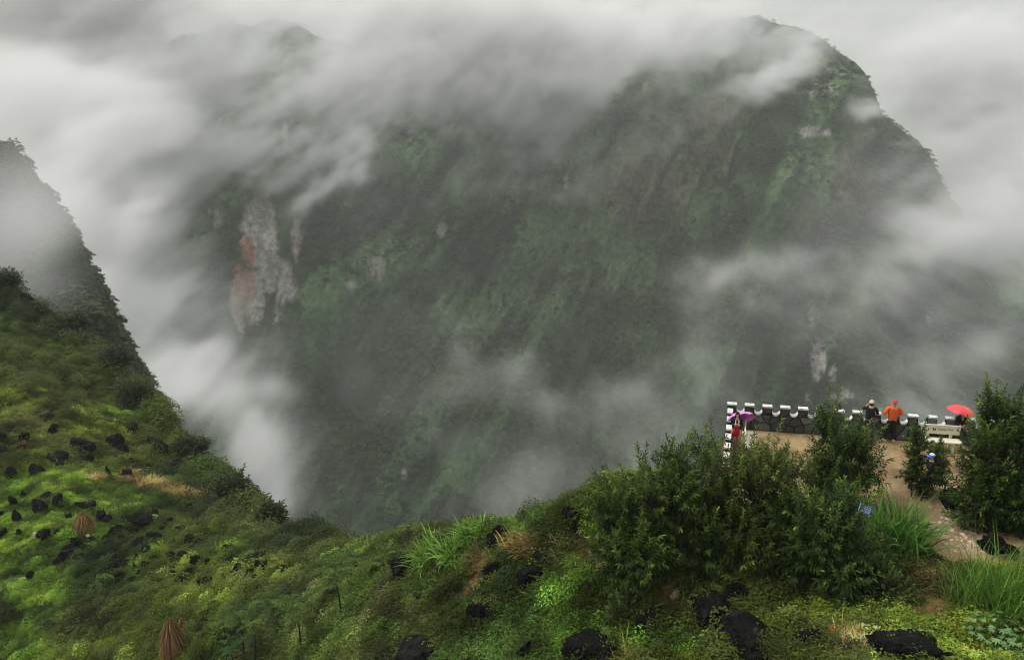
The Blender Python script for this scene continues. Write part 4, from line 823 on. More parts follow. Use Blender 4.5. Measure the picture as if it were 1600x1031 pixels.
def lobed(px, py, d, hpx, n, r, label):
    base = gh(px, py, d); root = thing('broad_leaved_plant', tuple(base), label, 'plant'); H = hpx * d / F; paths = []
    for k in range(n):
        an = k * 2.4; rad = r * math.sqrt((k + .5) / n); z = H * (1 - .5 * (rad / r) ** 2) * rng.uniform(.8, 1.08); p = np.array((rad * math.cos(an), rad * math.sin(an), z))
        o = bpy.data.objects.new('leaf', lm); COL.objects.link(o); o.parent = root; o.location = p; s_ = rng.uniform(.13, .2); o.scale = (s_, s_, s_)
        o.rotation_euler = (rng.uniform(-.5, -.1), rng.uniform(-.25, .25), an - math.pi / 2); paths.append([(np.array((0, 0, -.1)), .012), (p * np.array((.5, .5, .6)), .008), (p, .004)])
    tube('stem', paths, simple('green_stem', (.06, .10, .03), .7), root, 4)
lobed(1556, 1012, 20.2, 52, 46, .75, 'broad-leaved plant with lobed bright leaves at the lower right corner')
lobed(1590, 1030, 19.6, 40, 24, .5, 'smaller lobed-leaf plant in the very corner below the bright grass')

# straw heaps, dry twigs, dead stick
def straw(px, py, d, wpx, hpx, label, cols=((.11, .065, .03), (.42, .25, .11)), n=900):
    base = gh(px, py, d); root = thing('straw_heap', tuple(base), label, 'straw heap', 'straw heaps on the left hillside'); L = Leaves(); w_ = wpx * d / F / 2; h = hpx * d / F / .9
    a = rng.uniform(0, 6.28, n); t = rng.random(n) ** .42; rr = w_ * t * .8; bs = np.stack([rr * np.cos(a) * .75, rr * np.sin(a) * .75, h * (1 - t ** 2.6) + .05], 1)
    dr = np.stack([np.cos(a) * w_, np.sin(a) * w_, -h * (.55 + .5 * t)], 1) + rng.normal(0, .17, (n, 3)) * w_; m = rng.random((n, 1)); m[t < .3] *= 1.3
    L.blades(bs, dr, h * rng.uniform(.3, .75, n), .034, np.array(cols[0])[None] * (1 - m) + np.array(cols[1])[None] * m, .1); L.build('straw', M_leaf, root)
    bm = bmesh.new(); bmesh.ops.create_cone(bm, cap_ends=True, segments=14, radius1=w_ * .66, radius2=w_ * .36, depth=h * .8)
    for v in bm.verts: v.co.z += h * .36; v.co.x *= 1 + .1 * math.sin(v.co.y * 9)
    me = bpy.data.meshes.new('core'); bm.to_mesh(me); bm.free(); me.materials.append(simple('straw_core', (.14, .075, .03), .95, .4, 12)); o = bpy.data.objects.new('core', me); COL.objects.link(o); o.parent = root
straw(131, 819, 57.5, 36, 28, 'rust-brown domed straw heap in the bright green grass')
straw(277, 1045, 40.5, 40, 58, 'tall straw heap cut off by the bottom edge, left of the saplings')
straw(287, 988, 42, 18, 18, 'small brown straw bundle just behind the tall heap', n=180)
straw(42, 707, 70, 12, 15, 'small reddish straw heap far up the left slope', ((.2, .08, .04), (.34, .15, .08)), 160)
def twigs(name, px, py, d, paths, mat, label, cat):
    base = gh(px, py, d); root = thing(name, tuple(base), label, cat); k = d / F
    tube('stem', [[(np.array((x * k, dy * k, z * k)), r) for x, dy, z, r in p] for p in paths], mat, root, 6)
twigs('dead_stick', 1547, 942, 21.9, [[(-4, 0, -6, .035), (-4, 0, 30, .032), (-7, 0, 48, .026), (-22, 2, 58, .014)], [(-5, 0, 34, .024), (4, 3, 46, .012)], [(12, 5, -6, .03), (13, 5, 20, .03), (15, 5, 40, .02), (12, 4, 52, .012)], [(14, 5, 18, .018), (26, 5, 28, .008)]], M_darkbark, 'black dead stick standing in the bright grass at the lower right', 'dead stick')
twigs('dry_twigs', 1118, 1018, 21.6, [[(-16, 0, -2, .016), (4, 0, 14, .014), (22, 0, 26, .008)], [(0, 4, -6, .014), (2, 4, 22, .01)], [(-6, -3, 2, .012), (14, -3, 10, .008), (24, -2, 8, .006)]], simple('straw_twig', (.42, .30, .15), .9), 'dry pale twigs lying left of the long dark slab', 'twigs')
# ------------------------------------------------------------------ the viewing terrace: sandy floor, path stones, battlement wall
b = NB('wet_sand'); z1 = b.noise(.9, 5, .6); z2 = b.noise(9, 5, .7)
c_ = b.ramp(z1, [(.3, (.17, .115, .055)), (.48, (.30, .205, .10)), (.70, (.44, .32, .17))]); c_ = b.mixc(1.0, c_, b.ramp(z2, [(.3, (.72, .72, .72)), (.7, (1.2, 1.2, 1.2))]), 'MULTIPLY'); pb = b.bsdf(c_, .8, .3, bump=z2, bump_d=.05, bump_s=.8); wet = b.ramp(z1, [(.34, (.18, .18, .18)), (.5, (.8, .8, .8))]); b.l(wet, pb.inputs['Roughness'])
floor = mesh_obj('terrace_floor', [(x, y, 0.0) for x, y in TERR], [tuple(range(len(TERR)))[::-1]], b.m); tag(floor, kind='structure')
if floor.data.polygons[0].normal.z < 0: floor.data.flip_normals()
pm = [rock_mesh(80 + s, 2, .5) for s in range(4)]
ps = [simple('path_stone_' + k, c, .8, .25, 6) for k, c in (('tan', (.40, .30, .19)), ('cream', (.55, .46, .33)), ('grey', (.26, .23, .19)))]
psm = []
for m_ in pm:
    for k in ps: q = m_.copy(); q.materials.clear(); q.materials.append(k); psm.append(q)
rq = random.Random(3)
for k in range(330):
    px = rq.uniform(1452, 1550); py = 778 + 84 * rq.random() ** .7; e = (py - 800) * .55 + 1452
    if px < max(1452, e - 10) or px > 1490 + (py - 790) * 1.1 + 20: continue
    p = at_z(px, py)
    if poly_sd(np.array([p[0]]), np.array([p[1]]), TERR)[0] > -.1: continue
    o = bpy.data.objects.new('stone', rq.choice(psm)); COL.objects.link(o); o.parent = floor; o.location = (p[0], p[1], .0)
    s_ = rq.uniform(.035, .11) * (1.35 if k % 7 == 0 else 1); o.scale = (s_ * rq.uniform(1, 1.6), s_, s_ * .42); o.rotation_euler = (0, 0, rq.uniform(-.6, .6))

M_joint = simple('dark_joint', (.022, .022, .022), .9, .3, 8); b = NB('white_paint'); zw = b.noise(6, 6, .7); b.bsdf(b.ramp(zw, [(.28, (.22, .22, .20)), (.42, (.58, .58, .55)), (.6, (.74, .74, .70))]), .75, .2, bump=zw, bump_d=.006); M_white = b.m
M_wstone = [simple('wall_stone_' + k, c, .75, .35, 7, bump=.02) for k, c in (('grey', (.085, .088, .085)), ('dark', (.055, .058, .058)), ('pale', (.125, .128, .122)))]
def profile(n, p, ztop=WTOP - .05, zu=.91, zb=.73, left=0.0, right=0.0):      # outline of a battlement with n merlons, first merlon centred on u = 0
    w_ = p * .25; out = [(-w_ - left, -3.0), (-w_ - left, ztop)]
    for k in range(n):
        c = k * p; out += [(c - w_, ztop)] if k or left else []
        out += [(c + w_, ztop)]
        if k < n - 1:
            m = c + p / 2
            for j in range(0, 9):
                a = math.pi * j / 8; out.append((m - (w_ - .004) * math.cos(a) * 1.0, zu - (zu - zb) * math.sin(a)))
    if right: out.append(((n - 1) * p + w_ + right, ztop))
    out.append(((n - 1) * p + w_ + right, -3.0)); return out
def extrude(name, top, low, y0, y1, mat, parent):     # a slab between an upper and a lower edge line, cut into upright strips
    n = len(top); v = [(u, y, z) for y in (y0, y1) for line in (top, low) for u, z in line]; f = []
    for k in range(n - 1):
        f += [(n + k, n + k + 1, k + 1, k), (2 * n + k, 2 * n + k + 1, 3 * n + k + 1, 3 * n + k), (k, k + 1, 2 * n + k + 1, 2 * n + k), (3 * n + k, 3 * n + k + 1, n + k + 1, n + k)]
    f += [(0, 2 * n, 3 * n, n), (n - 1, 2 * n - 1, 4 * n - 1, 3 * n - 1)]
    o = mesh_obj(name, v, f, mat, parent); bm = bmesh.new(); bm.from_mesh(o.data); bmesh.ops.recalc_face_normals(bm, faces=bm.faces); bm.to_mesh(o.data); bm.free(); return o
def clip(poly, nx, ny, c):                            # keep nx*x + ny*y <= c
    out = []
    for k in range(len(poly)):
        a = poly[k]; b_ = poly[(k + 1) % len(poly)]; da = nx * a[0] + ny * a[1] - c; db = nx * b_[0] + ny * b_[1] - c
        if da <= 0: out.append(a)
        if da * db < 0: t = da / (da - db); out.append((a[0] + (b_[0] - a[0]) * t, a[1] + (b_[1] - a[1]) * t))
    return out
def battlement(name, origin, ang, n, p, th, label, seed, face=-1, right=.3, group=None):
    root = thing(name, (origin[0], origin[1], 0), label, 'wall', group, ang); prof = profile(n, p, right=right)
    tp_ = prof[1:-1]; extrude('wall_body', tp_, [(u, -3.0) for u, z in tp_], -th / 2, th / 2, M_joint, root)
    w_ = p * .25
    for k in range(n):                                 # white painted caps and sills
        c = k * p; v = []; 
        x0, x1 = c - w_ - .012, c + w_ + .012 + (right if k == n - 1 else 0); o = box('cap', (x0, -th / 2 - .03, WTOP - .052), (x1, th / 2 + .03, WTOP + .012), M_white); o.parent = root
        if k < n - 1:
            m = c + p / 2; pts_ = []
            for j in range(1, 12):
                a = math.pi * j / 12; pts_.append((m - (w_ - .012) * math.cos(a), 0.91 - .18 * math.sin(a) + .012))
            extrude('sill', pts_, [(x, z - .055) for x, z in pts_], -th / 2 - .028, th / 2 + .028, M_white, root)
    rg = random.Random(seed); W0, W1 = -w_ + .02, (n - 1) * p + w_ + right - .02; seeds = []
    nb = int((W1 - W0) / .42)
    for r_ in range(2):
        for k in range(nb): seeds.append((W0 + (k + .5 + rg.uniform(-.42, .42)) * (W1 - W0) / nb, .20 + r_ * .34 + rg.uniform(-.13, .13)))
    for k in range(n):
        seeds.append((k * p + rg.uniform(-.05, .05), .85 + rg.uniform(-.03, .1)))
        if rg.random() < .4: seeds.append((k * p + .1, 1.02))
    for i, (sx, sz) in enumerate(seeds):
        poly = [(W0, .03), (W1, .03), (W1, 1.015), (W0, 1.015)]
        poly = [(sx - 1.2, .03), (sx + 1.2, .03), (sx + 1.2, 1.015), (sx - 1.2, 1.015)]
        poly = clip(clip(poly, -1, 0, -W0), 1, 0, W1)
        for j, (tx, tz) in enumerate(seeds):
            if j == i or abs(tx - sx) > 2.4: continue
            nx, nz = tx - sx, tz - sz; L_ = math.hypot(nx, nz)
            if L_ < 1e-6: continue
            nx /= L_; nz /= L_; poly = clip(poly, nx, nz, nx * (sx + tx) / 2 + nz * (sz + tz) / 2 - .021)
            if len(poly) < 3: break
        if len(poly) < 3: continue
        mk = round(sx / p); c = min(max(mk, 0), n - 1) * p
        if max(z for _, z in poly) > .71:              # stay clear of the rounded openings
            if sz > .75:
                poly = clip(clip(poly, -1, 0, -(c - w_ + .025)), 1, 0, c + w_ - .025 + (right if c >= (n - 1) * p - 1e-6 else 0))
            else: poly = clip(poly, 0, 1, .69)
        if len(poly) < 3: continue
        d_ = rg.uniform(.012, .035); yf = face * th / 2; y1 = yf + face * d_; cx = sum(q[0] for q in poly) / len(poly); cz2_ = sum(q[1] for q in poly) / len(poly)
        k = len(poly); v = [(x, yf - face * .004, z) for x, z in poly] + [(cx + (x - cx) * .93, y1, cz2_ + (z - cz2_) * .93) for x, z in poly]
        fs = [tuple(range(k, 2 * k))] + [(j, (j + 1) % k, k + (j + 1) % k, k + j) for j in range(k)]
        o = mesh_obj('stone', v, fs, M_wstone[rg.choice((0, 0, 1, 1, 2))], root)
        bm = bmesh.new(); bm.from_mesh(o.data); bmesh.ops.recalc_face_normals(bm, faces=bm.faces); bm.to_mesh(o.data); bm.free()
    return root
battlement('battlement_wall', A_[:2], WANG, 17, PIT, .15, 'long grey stone battlement wall with white caps along the far edge of the terrace', 5)
SP = float(np.linalg.norm(SD)) / 4; sang = math.atan2(SD[1], SD[0])
battlement('battlement_wall', S0[:2], sang, 7, SP, .15, 'short side battlement wall with white caps running toward the camera beside the purple umbrella', 8, face=1, right=.1)

# ------------------------------------------------------------------ white benches
M_cream = simple('cream_paint', (.72, .68, .52), .6, .08, 7, bump=.003); M_navy = simple('navy_print', (.02, .02, .10), .7, .05, bump=0); M_ink = simple('dark_print', (.05, .05, .05), .7, .05, bump=0)
def bench(loc, rz, label, W=1.42):
    root = thing('bench', (loc[0], loc[1], 0), label, 'bench', 'white benches on the terrace', rz)
    def bx(nm, lo, hi, rot=None):
        o = box(nm, lo, hi, M_cream); o.parent = root; bv = o.modifiers.new('edge', 'BEVEL'); bv.width = .012; bv.segments = 2; return o
    bx('seat', (-W / 2, -.30, .40), (W / 2, .10, .46)); bk = bx('backrest', (-W / 2 + .02, .10, .60), (W / 2 - .02, .155, .98))
    for s_ in (-.42, .42):
        bx('leg', (s_ - .05, -.24, 0), (s_ + .05, -.14, .398)); bx('back_post', (s_ - .05, .157, 0), (s_ + .05, .235, .94))
    # printed emblem and lettering on the back
    em = [(0, -.075), (.055, -.02), (.06, .06), (.03, .05), (.022, .01), (0, -.012), (-.022, .01), (-.03, .05), (-.06, .06), (-.055, -.02)]
    o = mesh_obj('emblem', [(x - .24, .094, .80 + z) for x, z in em] + [(x - .24, .098, .80 + z) for x, z in em], [tuple(range(10)), tuple(range(10, 20))[::-1]] + [(k, (k + 1) % 10, 10 + (k + 1) % 10, 10 + k) for k in range(10)], M_navy); o.parent = root
    for txt, sz, x, z in (('Tuyhua, Com', .105, -.13, .775), ('xxx xxx xxxx', .0, -.12, .72)):
        if not sz: continue
        cu = bpy.data.curves.new('lettering', 'FONT'); cu.body = txt; cu.size = sz; cu.extrude = .002; t = bpy.data.objects.new('lettering', cu); COL.objects.link(t); t.parent = root; t.location = (x, .096, z); t.rotation_euler = (R(90), 0, 0); cu.materials.append(M_ink)
        dg = bpy.context.evaluated_depsgraph_get(); me = bpy.data.meshes.new_from_object(t.evaluated_get(dg)); lo_ = t.location.copy(); bpy.data.objects.remove(t); t = bpy.data.objects.new('lettering', me); COL.objects.link(t); t.parent = root; t.location = lo_; t.rotation_euler = (R(90), 0, 0)
    return root
bf = at_z(1487, 707); nrm_ = np.array((U_[1], -U_[0]))
bc = bf[:2] - U_ * .42 - nrm_ * (.19)
bench(bc, WANG, 'white bench with printed back standing in front of the wall below the red umbrella')
b2 = at_z(1166, 686, .45)
bench((b2[0] + .05, b2[1]), sang + math.pi, 'white bench seen end-on beside the woman with the purple umbrella')

# ------------------------------------------------------------------ people
M_skin = simple('skin', (.50, .30, .21), .6, .05, bump=0); M_hair = simple('hair', (.012, .010, .009), .5, .2, 30); M_black = simple('black_cloth', (.012, .012, .014), .85, .3, 14)
M_orange = simple('orange_jacket', (.72, .135, .03), .7, .12, 9); M_redcap = simple('red_cap', (.62, .06, .07), .75, .1, 9); M_shoe = simple('white_shoe', (.72, .70, .64), .6, .1); M_beige = simple('beige_cap', (.62, .50, .33), .8, .1)
M_red = simple('red_dress', (.50, .02, .03), .75, .15, 10); M_scarf = simple('pale_scarf', (.72, .56, .46), .8, .1); M_bluecap = simple('blue_cap', (.06, .25, .75), .6, .1); M_whitecap = simple('white_cap_front', (.80, .80, .85), .6, .05)
M_dark2 = simple('charcoal_cloth', (.028, .028, .032), .85, .25, 14); M_lip = simple('lips', (.35, .08, .08), .5, .05, bump=0)
def skin_mesh(name, chains, mat, parent, level=2):
    """chains: list of lists of (position, radius or (rx, ry)); a chain may start with ('@', i, j) to branch from point j of chain i"""
    bm = bmesh.new(); lay = bm.verts.layers.skin.verify(); keep = []
    for ch in chains:
        row = []; prev = None
        for q in ch:
            if isinstance(q[0], str): prev = keep[q[1]][q[2]]; continue
            v = bm.verts.new(q[0]); r = q[1] if isinstance(q[1], tuple) else (q[1], q[1]); v[lay].radius = r
            if prev is not None: bm.edges.new((prev, v))
            else: v[lay].use_root = True
            prev = v; row.append(v)
        keep.append(row)
    me = bpy.data.meshes.new(name); bm.to_mesh(me); bm.free(); me.materials.append(mat); o = bpy.data.objects.new(name, me); COL.objects.link(o); o.parent = parent
    sk = o.modifiers.new('skin', 'SKIN'); sk.use_smooth_shade = True; sb = o.modifiers.new('smooth', 'SUBSURF'); sb.levels = level; sb.render_levels = level; return o
def V3(*a): return np.array(a, float)
def hand(ch, wrist, dr, side, curl=.5):               # palm and five fingers at the end of an arm
    dr = dr / np.linalg.norm(dr); side = side - dr * (side @ dr); side /= np.linalg.norm(side); dn = np.cross(dr, side)
    palm = wrist + dr * .085; out = [[(wrist, .026), (wrist + dr * .045, (.03, .022)), (palm, (.036, .02))]]
    for k, (o_, ln) in enumerate([(-.030, .062), (-.010, .074), (.010, .07), (.029, .055)]):
        b0_ = palm + side * o_ - dr * .01; b1_ = b0_ + dr * ln * .5 + dn * .012 * curl; b2_ = b1_ + dr * ln * .38 + dn * .034 * curl; out.append([(b0_, .0095), (b1_, .009), (b2_, .0075)])
    t0 = wrist + dr * .035 - side * .022; out.append([(t0, .011), (t0 - side * .03 + dr * .028, .0105), (t0 - side * .036 + dr * .056 + dn * .012, .008)]); return out
def person(px, py, rz, h, label, arms, legs=None, base=None, seated=None):
    p = base if base is not None else at_z(px, py); root = thing('person', (p[0], p[1], p[2]), label, 'person', None, rz); root.scale = (h / 1.70,) * 3; return root
def figure(root, arms, legs, hip=.93, lean=0.0, bulk=1.0, head_turn=(0, 0)):
    """local axes: +Y is the way the person faces, +X their right... builds one continuous body and returns joints"""
    H = hip; hx, hy = head_turn
    tors = [(V3(0, 0, H), (.15 * bulk, .10)), (V3(0, lean * .3, H + .16), (.135 * bulk, .095)), (V3(0, lean * .7, H + .34), (.165 * bulk, .105)), (V3(0, lean, H + .48), (.12, .085)), (V3(0, lean * 1.05, H + .545), (.055, .055)),
            (V3(hx * .3, lean * 1.1 + hy * .3 + .01, H + .61), (.066, .072)), (V3(hx, lean * 1.15 + hy + .01, H + .67), (.078, .094)), (V3(hx, lean * 1.15 + hy - .005, H + .725), (.075, .088)), (V3(hx, lean * 1.15 + hy - .01, H + .765), (.05, .055))]
    ch = [tors]
    for s_, (el, wr) in arms.items():
        sh = V3(s_ * .175 * bulk, lean * .95, H + .47); ch.append([('@', 0, 3), (sh, .056), (V3(*el), .042), (V3(*wr), .03)]); dr = V3(*wr) - V3(*el); ch += hand(ch, V3(*wr), dr, V3(s_ * 1.0, .2, .1))
    for s_, (kn, an, toe) in legs.items():
        hp = V3(s_ * .085, 0, H - .05); ch.append([('@', 0, 0), (hp, .088), (V3(*kn), .058), (V3(*an), .036), (V3(*toe), .03)])
    # nose and ears
    hd = tors[6][0]; ch.append([(hd + V3(0, .085, -.005), .016), (hd + V3(0, .112, -.02), .012)])
    for s_ in (-1, 1): ch.append([(hd + V3(s_ * .075, -.005, -.01), .014), (hd + V3(s_ * .088, -.012, .01), .018)])
    body = skin_mesh('body', ch, M_skin, root, 1)
    for s_ in (-1, 1):
        bm = bmesh.new(); bmesh.ops.create_uvsphere(bm, u_segments=8, v_segments=6, radius=.011); me = bpy.data.meshes.new('eye'); bm.to_mesh(me); bm.free(); me.materials.append(M_hair); o = bpy.data.objects.new('eye', me); COL.objects.link(o); o.parent = root; o.location = hd + V3(s_ * .032, .088, .012)
    o = mesh_obj('mouth', [hd + V3(-.024, .09, -.052), hd + V3(.024, .09, -.052), hd + V3(.016, .096, -.06), hd + V3(-.016, .096, -.06)], [(0, 1, 2, 3)], M_lip, root)
    return tors
def jacket(root, tors, arms, mat, bulk=1.0, name='jacket', H=.93, lean=0.0, long_=0.05, cuff=1.0):
    ch = [[(V3(0, 0, H - long_), (.175 * bulk, .128)), (V3(0, lean * .3, H + .16), (.158 * bulk, .12)), (V3(0, lean * .7, H + .34), (.188 * bulk, .13)), (V3(0, lean, H + .485), (.135, .10)), (V3(0, lean * 1.03, H + .53), (.075, .075))]]
    for s_, (el, wr) in arms.items():
        sh = V3(s_ * .185 * bulk, lean * .95, H + .465); el = V3(*el); wr = V3(*wr); ch.append([('@', 0, 3), (sh, .074 * bulk), (el, .062 * bulk), (el + (wr - el) * .92 * cuff, .047 * bulk)])
    return skin_mesh(name, ch, mat, root, 2)
def trousers(root, legs, mat, H=.93, short=1.0, name='trousers'):
    ch = [[(V3(0, 0, H + .05), (.150, .112)), (V3(0, 0, H - .06), (.155, .118))]]
    for s_, (kn, an, toe) in legs.items():
        kn = V3(*kn); an = V3(*an); ch.append([('@', 0, 1), (V3(s_ * .088, 0, H - .14), .10), (V3(s_ * .088, 0, H - .14) * .5 + kn * .5, .088), (kn, .075)] + ([(kn * .5 + an * .5, .068), (an + V3(0, 0, .03), .064)] if short == 1.0 else []))
    return skin_mesh(name, ch, mat, root, 2)
def shoes(root, legs, mat):
    for s_, (kn, an, toe) in legs.items():
        an = V3(*an); toe = V3(*toe); f_ = toe - an; f_[2] = 0; f_ /= np.linalg.norm(f_) + 1e-9
        skin_mesh('shoe', [[(an + V3(0, 0, -.03) - f_ * .05, (.045, .04)), (an + V3(0, 0, -.035) + f_ * .06, (.048, .038)), (an + V3(0, 0, -.045) + f_ * .16, (.045, .028))]], mat, root, 2)
def cap(root, hd, mat, front=None, brim=True):
    bm = bmesh.new(); bmesh.ops.create_uvsphere(bm, u_segments=20, v_segments=12, radius=1.0); bmesh.ops.delete(bm, geom=[v for v in bm.verts if v.co.z < -.12], context='VERTS')
    for v in bm.verts: v.co = Vector((v.co.x * .094, v.co.y * .110, v.co.z * .110 if v.co.z > 0 else v.co.z * .2))
    me = bpy.data.meshes.new('cap'); bm.to_mesh(me); bm.free(); me.materials.append(mat)
    if front:
        me.materials.append(front)
        for p in me.polygons: p.material_index = 1 if p.center.z > .045 else 0
    me.polygons.foreach_set('use_smooth', [True] * len(me.polygons)); o = bpy.data.objects.new('cap', me); COL.objects.link(o); o.parent = root; o.location = hd + V3(0, -.005, .045)
    if brim:
        v = []; f = []
        for z in (0, .008):
            for k in range(9):
                a = math.pi * (k / 8 - .5) * 1.05; v += [(math.sin(a) * .1, math.cos(a) * .10, z), (math.sin(a) * .105, .10 * math.cos(a) + .085 * math.cos(a * .8), z - .02)]
        for k in range(8):
            a = 2 * k; f += [(a, a + 1, a + 3, a + 2), (18 + a, 18 + a + 2, 18 + a + 3, 18 + a + 1), (a + 1, 19 + a, 21 + a, a + 3)]
        q = mesh_obj('peak', v, f, mat, o); q.location = (0, .01, -.008)
    return o
def long_hair(root, hd, length=.38):
    skin_mesh('hair', [[(hd + V3(0, -.005, .15), (.05, .055)), (hd + V3(0, -.01, .085), (.098, .105)), (hd + V3(0, -.055, -.01), (.10, .08)), (hd + V3(0, -.075, -.14), (.10, .05)), (hd + V3(0, -.085, -length), (.085, .04))],
                       [(hd + V3(-.075, .01, .02), .035), (hd + V3(-.10, .01, -.14), .036), (hd + V3(-.11, .04, -.28), .03)], [(hd + V3(.075, .01, .02), .035), (hd + V3(.10, .01, -.14), .036), (hd + V3(.11, .04, -.28), .03)]], M_hair, root, 2)
def umbrella(loc, tilt, rz, rad, mats, label, shaft=.62, group='umbrellas'):
    root = thing('umbrella', tuple(loc), label, 'umbrella', group); root.rotation_euler = (tilt[0], tilt[1], rz)
    n = 8; m = 6; Hc = rad * .42
    def pt(a, t, dz=0.0):                              # edges scallop between the ribs
        sc = 1 - .075 * t * t * (1 - abs(math.cos(a * n / 2))) ; r = rad * math.sin(t * 1.25) / math.sin(1.25) * sc; return (r * math.cos(a), r * math.sin(a), Hc * (math.cos(t * 1.25) - math.cos(1.25)) / (1 - math.cos(1.25)) - .03 * t * (1 - abs(math.cos(a * n / 2))) + dz)
    for k in range(n):
        v = []; f = []
        for dz in (0, -.006):
            for i in range(m + 1):
                for j in range(5): v.append(pt(2 * math.pi * (k + j / 4) / n, max(i / m, .02), dz))
        N_ = (m + 1) * 5
        for i in range(m):
            for j in range(4):
                a = i * 5 + j; f += [(a, a + 5, a + 6, a + 1), (N_ + a, N_ + a + 1, N_ + a + 6, N_ + a + 5)]
        mesh_obj('panel', v, f, mats[k % len(mats)] if len(mats) < 8 else mats[k], root, smooth=True)
        a = 2 * math.pi * k / n; tube('rib', [[(V3(*pt(a, t / 5 + .02, -.014)), .004) for t in range(0, 5)] + [(V3(*pt(a, 1.0, -.012)), .004)]], M_dark2, root, 4)
    tube('shaft', [[(V3(0, 0, Hc + .05), .006), (V3(0, 0, Hc - shaft), .008)]], M_dark2, root, 6); tube('handle', [[(V3(0, 0, Hc - shaft), .015), (V3(0, 0, Hc - shaft - .1), .015)]], M_dark2, root, 6)
    return root
STAND = {-1: ((-.10, .02, .49), (-.11, -.02, .08), (-.13, .16, .03)), 1: ((.10, .02, .49), (.11, -.02, .08), (.13, .16, .03))}
# the man in the orange jacket, seen from behind
r_ = person(1388, 689.5, WANG + .05, 1.72, 'man seen from behind in orange jacket, red cap and black trousers', None)
arms = {-1: ((-.315, -.02, 1.17), (-.20, .22, 1.10)), 1: ((.315, -.02, 1.17), (.20, .22, 1.10))}
lg = {-1: ((-.12, .03, .49), (-.145, -.02, .08), (-.20, .15, .03)), 1: ((.13, .03, .49), (.17, -.02, .08), (.22, .15, .03))}
t_f = figure(r_, arms, lg, bulk=1.1, lean=.03); jacket(r_, t_f, arms, M_orange, 1.18, lean=.03); trousers(r_, lg, M_black); shoes(r_, lg, M_shoe); cap(r_, t_f[6][0], M_redcap)
skin_mesh('collar', [[(t_f[3][0] + V3(0, 0, .02), (.105, .10)), (t_f[3][0] + V3(0, .01, .085), (.092, .09)), (t_f[3][0] + V3(0, .015, .12), (.08, .08))]], M_orange, r_, 1); skin_mesh('hair', [[(t_f[6][0] + V3(0, -.045, .0), (.075, .05)), (t_f[6][0] + V3(0, -.05, -.045), (.065, .04))]], M_hair, r_, 1)
# the man in black beside him, one hand raised to his face
r_ = person(1353, 688, WANG - .15, 1.66, 'man in black with a beige cap at the wall, one hand raised', None)
arms = {-1: ((-.27, .10, 1.30), (-.10, .17, 1.52)), 1: ((.27, .08, 1.17), (.22, .30, 1.22))}
t_f = figure(r_, arms, STAND, lean=.05); jacket(r_, t_f, arms, M_black, 1.1, 'shirt', lean=.05, cuff=.6); trousers(r_, STAND, M_black, short=.5, name='shorts'); shoes(r_, STAND, M_dark2); cap(r_, t_f[6][0], M_beige)
skin_mesh('hair', [[(t_f[6][0] + V3(0, -.04, .03), (.095, .075)), (t_f[6][0] + V3(0, -.05, -.03), (.09, .065)), (t_f[6][0] + V3(0, -.055, -.08), (.07, .045))]], M_hair, r_, 1)
# the woman with the purple umbrella, facing the camera
r_ = person(1147, 701, sang - math.pi / 2 + math.pi + .25, 1.52, 'woman in black jacket, pale scarf and red dress under a purple umbrella', None); r_.rotation_euler[2] = math.pi - .12
arms = {-1: ((-.24, .06, 1.14), (-.04, .19, 1.20)), 1: ((.24, .05, 1.14), (.05, .20, 1.26))}
t_f = figure(r_, arms, STAND, bulk=.92, head_turn=(0, .01)); jacket(r_, t_f, arms, M_black, .95, cuff=.8)
skin_mesh('dress', [[(V3(0, .03, 1.30), (.11, .10)), (V3(0, .035, 1.08), (.12, .115)), (V3(0, .04, .86), (.165, .135)), (V3(0, .03, .60), (.19, .15))]], M_red, r_, 2)
skin_mesh('scarf', [[(V3(-.065, .10, 1.42), .022), (V3(-.06, .135, 1.28), .024), (V3(-.02, .15, 1.12), .024)], [(V3(.065, .10, 1.42), .022), (V3(.07, .135, 1.28), .024), (V3(.09, .14, 1.10), .024)], [(V3(-.07, .06, 1.45), .024), (V3(0, -.07, 1.46), .024), (V3(.07, .06, 1.45), .024)]], M_scarf, r_, 1)
shoes(r_, STAND, M_shoe); long_hair(r_, t_f[6][0]); pl_ = Vector(r_.location)
M_pur = simple('purple_umbrella', (.72, .25, .72), .5, .06, 5, bump=0); M_red_u = simple('red_umbrella', (.68, .07, .09), .5, .08, 5, bump=0); M_or_u = simple('orange_umbrella', (.75, .14, .05), .5, .25, 12, bump=0)
u0 = at(1157, 652, float((np.array(pl_) + V3(0, .1, 1.6) - V3(0, 0, CZ)) @ FW) + .42); umbrella((u0[0], u0[1], u0[2] - .07), (R(-49), R(-5)), .1, .56, [M_pur], 'open purple umbrella held behind the head of the woman at the wall corner', .66)
# the woman sitting in a gap of the wall under the red umbrella
gp = A_[:2] + U_ * PIT * 12.5; sitb = np.array((gp[0] + nrm_[0] * .06, gp[1] + nrm_[1] * .06, -.22)); r_ = person(0, 0, 0, 1.58, 'woman in black sitting on the wall under a red umbrella, hands folded', None, base=sitb); r_.rotation_euler[2] = math.pi + WANG + .1
LS = {-1: ((-.14, .36, 1.02), (-.10, .50, .58), (-.10, .62, .52)), 1: ((.26, .30, 1.14), (-.08, .44, 1.08), (-.16, .46, 1.04))}
arms = {-1: ((-.23, .08, 1.28), (-.03, .22, 1.20)), 1: ((.23, .08, 1.28), (.04, .23, 1.19))}
t_f = figure(r_, arms, LS, hip=1.03, lean=.03, bulk=.92); jacket(r_, t_f, arms, M_black, .95, H=1.03, lean=.03, cuff=.8); trousers(r_, LS, M_dark2, H=1.03); shoes(r_, LS, M_black); long_hair(r_, t_f[6][0])
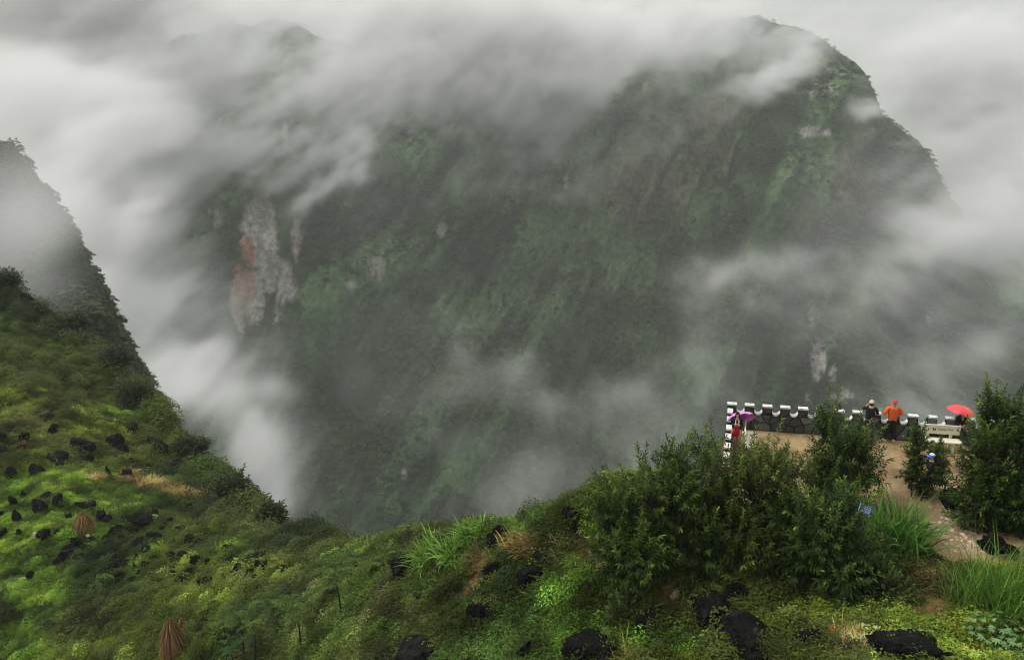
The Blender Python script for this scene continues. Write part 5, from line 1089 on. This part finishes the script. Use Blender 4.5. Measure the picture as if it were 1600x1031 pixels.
skin_mesh('collar', [[(t_f[3][0] + V3(-.03, .085, .03), .014), (t_f[3][0] + V3(0, .115, -.12), .014)], [(t_f[3][0] + V3(.03, .085, .03), .014), (t_f[3][0] + V3(0, .115, -.12), .014)]], M_scarf, r_, 1)
hw = np.array(r_.location) + V3(0, 0, 1.6); u1 = at(1501, 641, float((hw - V3(0, 0, CZ)) @ FW) - .02)
umbrella((u1[0], u1[1], u1[2] - .03), (R(-4), R(9)), .2, .50, [M_or_u, M_red_u, M_red_u, M_red_u, M_red_u, M_red_u, M_or_u, M_or_u], 'open red umbrella with orange panels above the woman sitting on the wall', .62)
# the visitor in the blue and white cap behind the tall grass
r_ = person(1447, 776, 1.0, 1.62, 'person in blue and white cap half hidden behind the tall grass', None)
arms = {-1: ((-.26, .02, 1.14), (-.16, .20, 1.05)), 1: ((.26, .02, 1.14), (.18, .18, 1.02))}
t_f = figure(r_, arms, STAND, lean=.05); jacket(r_, t_f, arms, M_black, 1.08, lean=.05, long_=.16); trousers(r_, STAND, M_dark2); shoes(r_, STAND, M_dark2); cp_ = cap(r_, t_f[6][0], M_bluecap, M_whitecap)
mesh_obj('emblem', [(-.02, -.106, .05), (.02, -.106, .05), (.022, -.088, .082), (-.022, -.088, .082)], [(0, 1, 2, 3)], M_navy, cp_)

# ------------------------------------------------------------------ small blue sign and the orange post
M_blue = simple('blue_sign', (.02, .09, .38), .5, .1, 6, bump=0)
sp_ = at(1352.3, 795.6, 22.7); gz = float(height(np.array([sp_[0]]), np.array([sp_[1]]))[0])
sg_ = thing('sign', (sp_[0], sp_[1], gz), 'small tilted blue sign with white lettering among the leaves beside the tall grass', 'sign')
pl = box('plate', (-.20, -.012, -.115), (.20, .0, .115), M_blue); pl.parent = sg_; pl.location = (0, 0, sp_[2] - gz); pl.rotation_euler = (R(-18), R(24), R(6))
rd_ = box('rim', (-.207, -.006, -.122), (.207, .004, .122), M_white); rd_.parent = pl; rd_.location = (0, .006, 0)
mk = []
for r2, z in enumerate((.07, .02, -.03, -.075)):
    x = -.17
    while x < .16:
        wd = rq.uniform(.02, .055); mk.append((x, z, min(wd, .17 - x))); x += wd + rq.uniform(.012, .03)
vv, ff = [], []
for x, z, wd in mk:
    k = len(vv); h_ = .013; vv += [(x, -.0165, z - h_), (x + wd, -.0165, z - h_), (x + wd, -.0165, z + h_), (x, -.0165, z + h_)]; ff.append((k, k + 1, k + 2, k + 3))
mesh_obj('lettering', vv, ff, M_white, pl)
tube('post', [[(V3(0, .03, -.3), .022), (V3(0, .03, sp_[2] - gz + .05), .02)]], M_bark, sg_, 8)
op = at_z(1143, 750); og = thing('post', tuple(op), 'short orange post glimpsed through leaves at the near end of the side wall', 'post')
tube('shaft', [[(V3(0, 0, -.05), .075), (V3(0, 0, .72), .07)]], simple('orange_paint', (.75, .32, .06), .6, .15, 8), og, 10); tube('cap', [[(V3(0, 0, .722), .08), (V3(0, 0, .76), .05)]], M_dark2, og, 10)
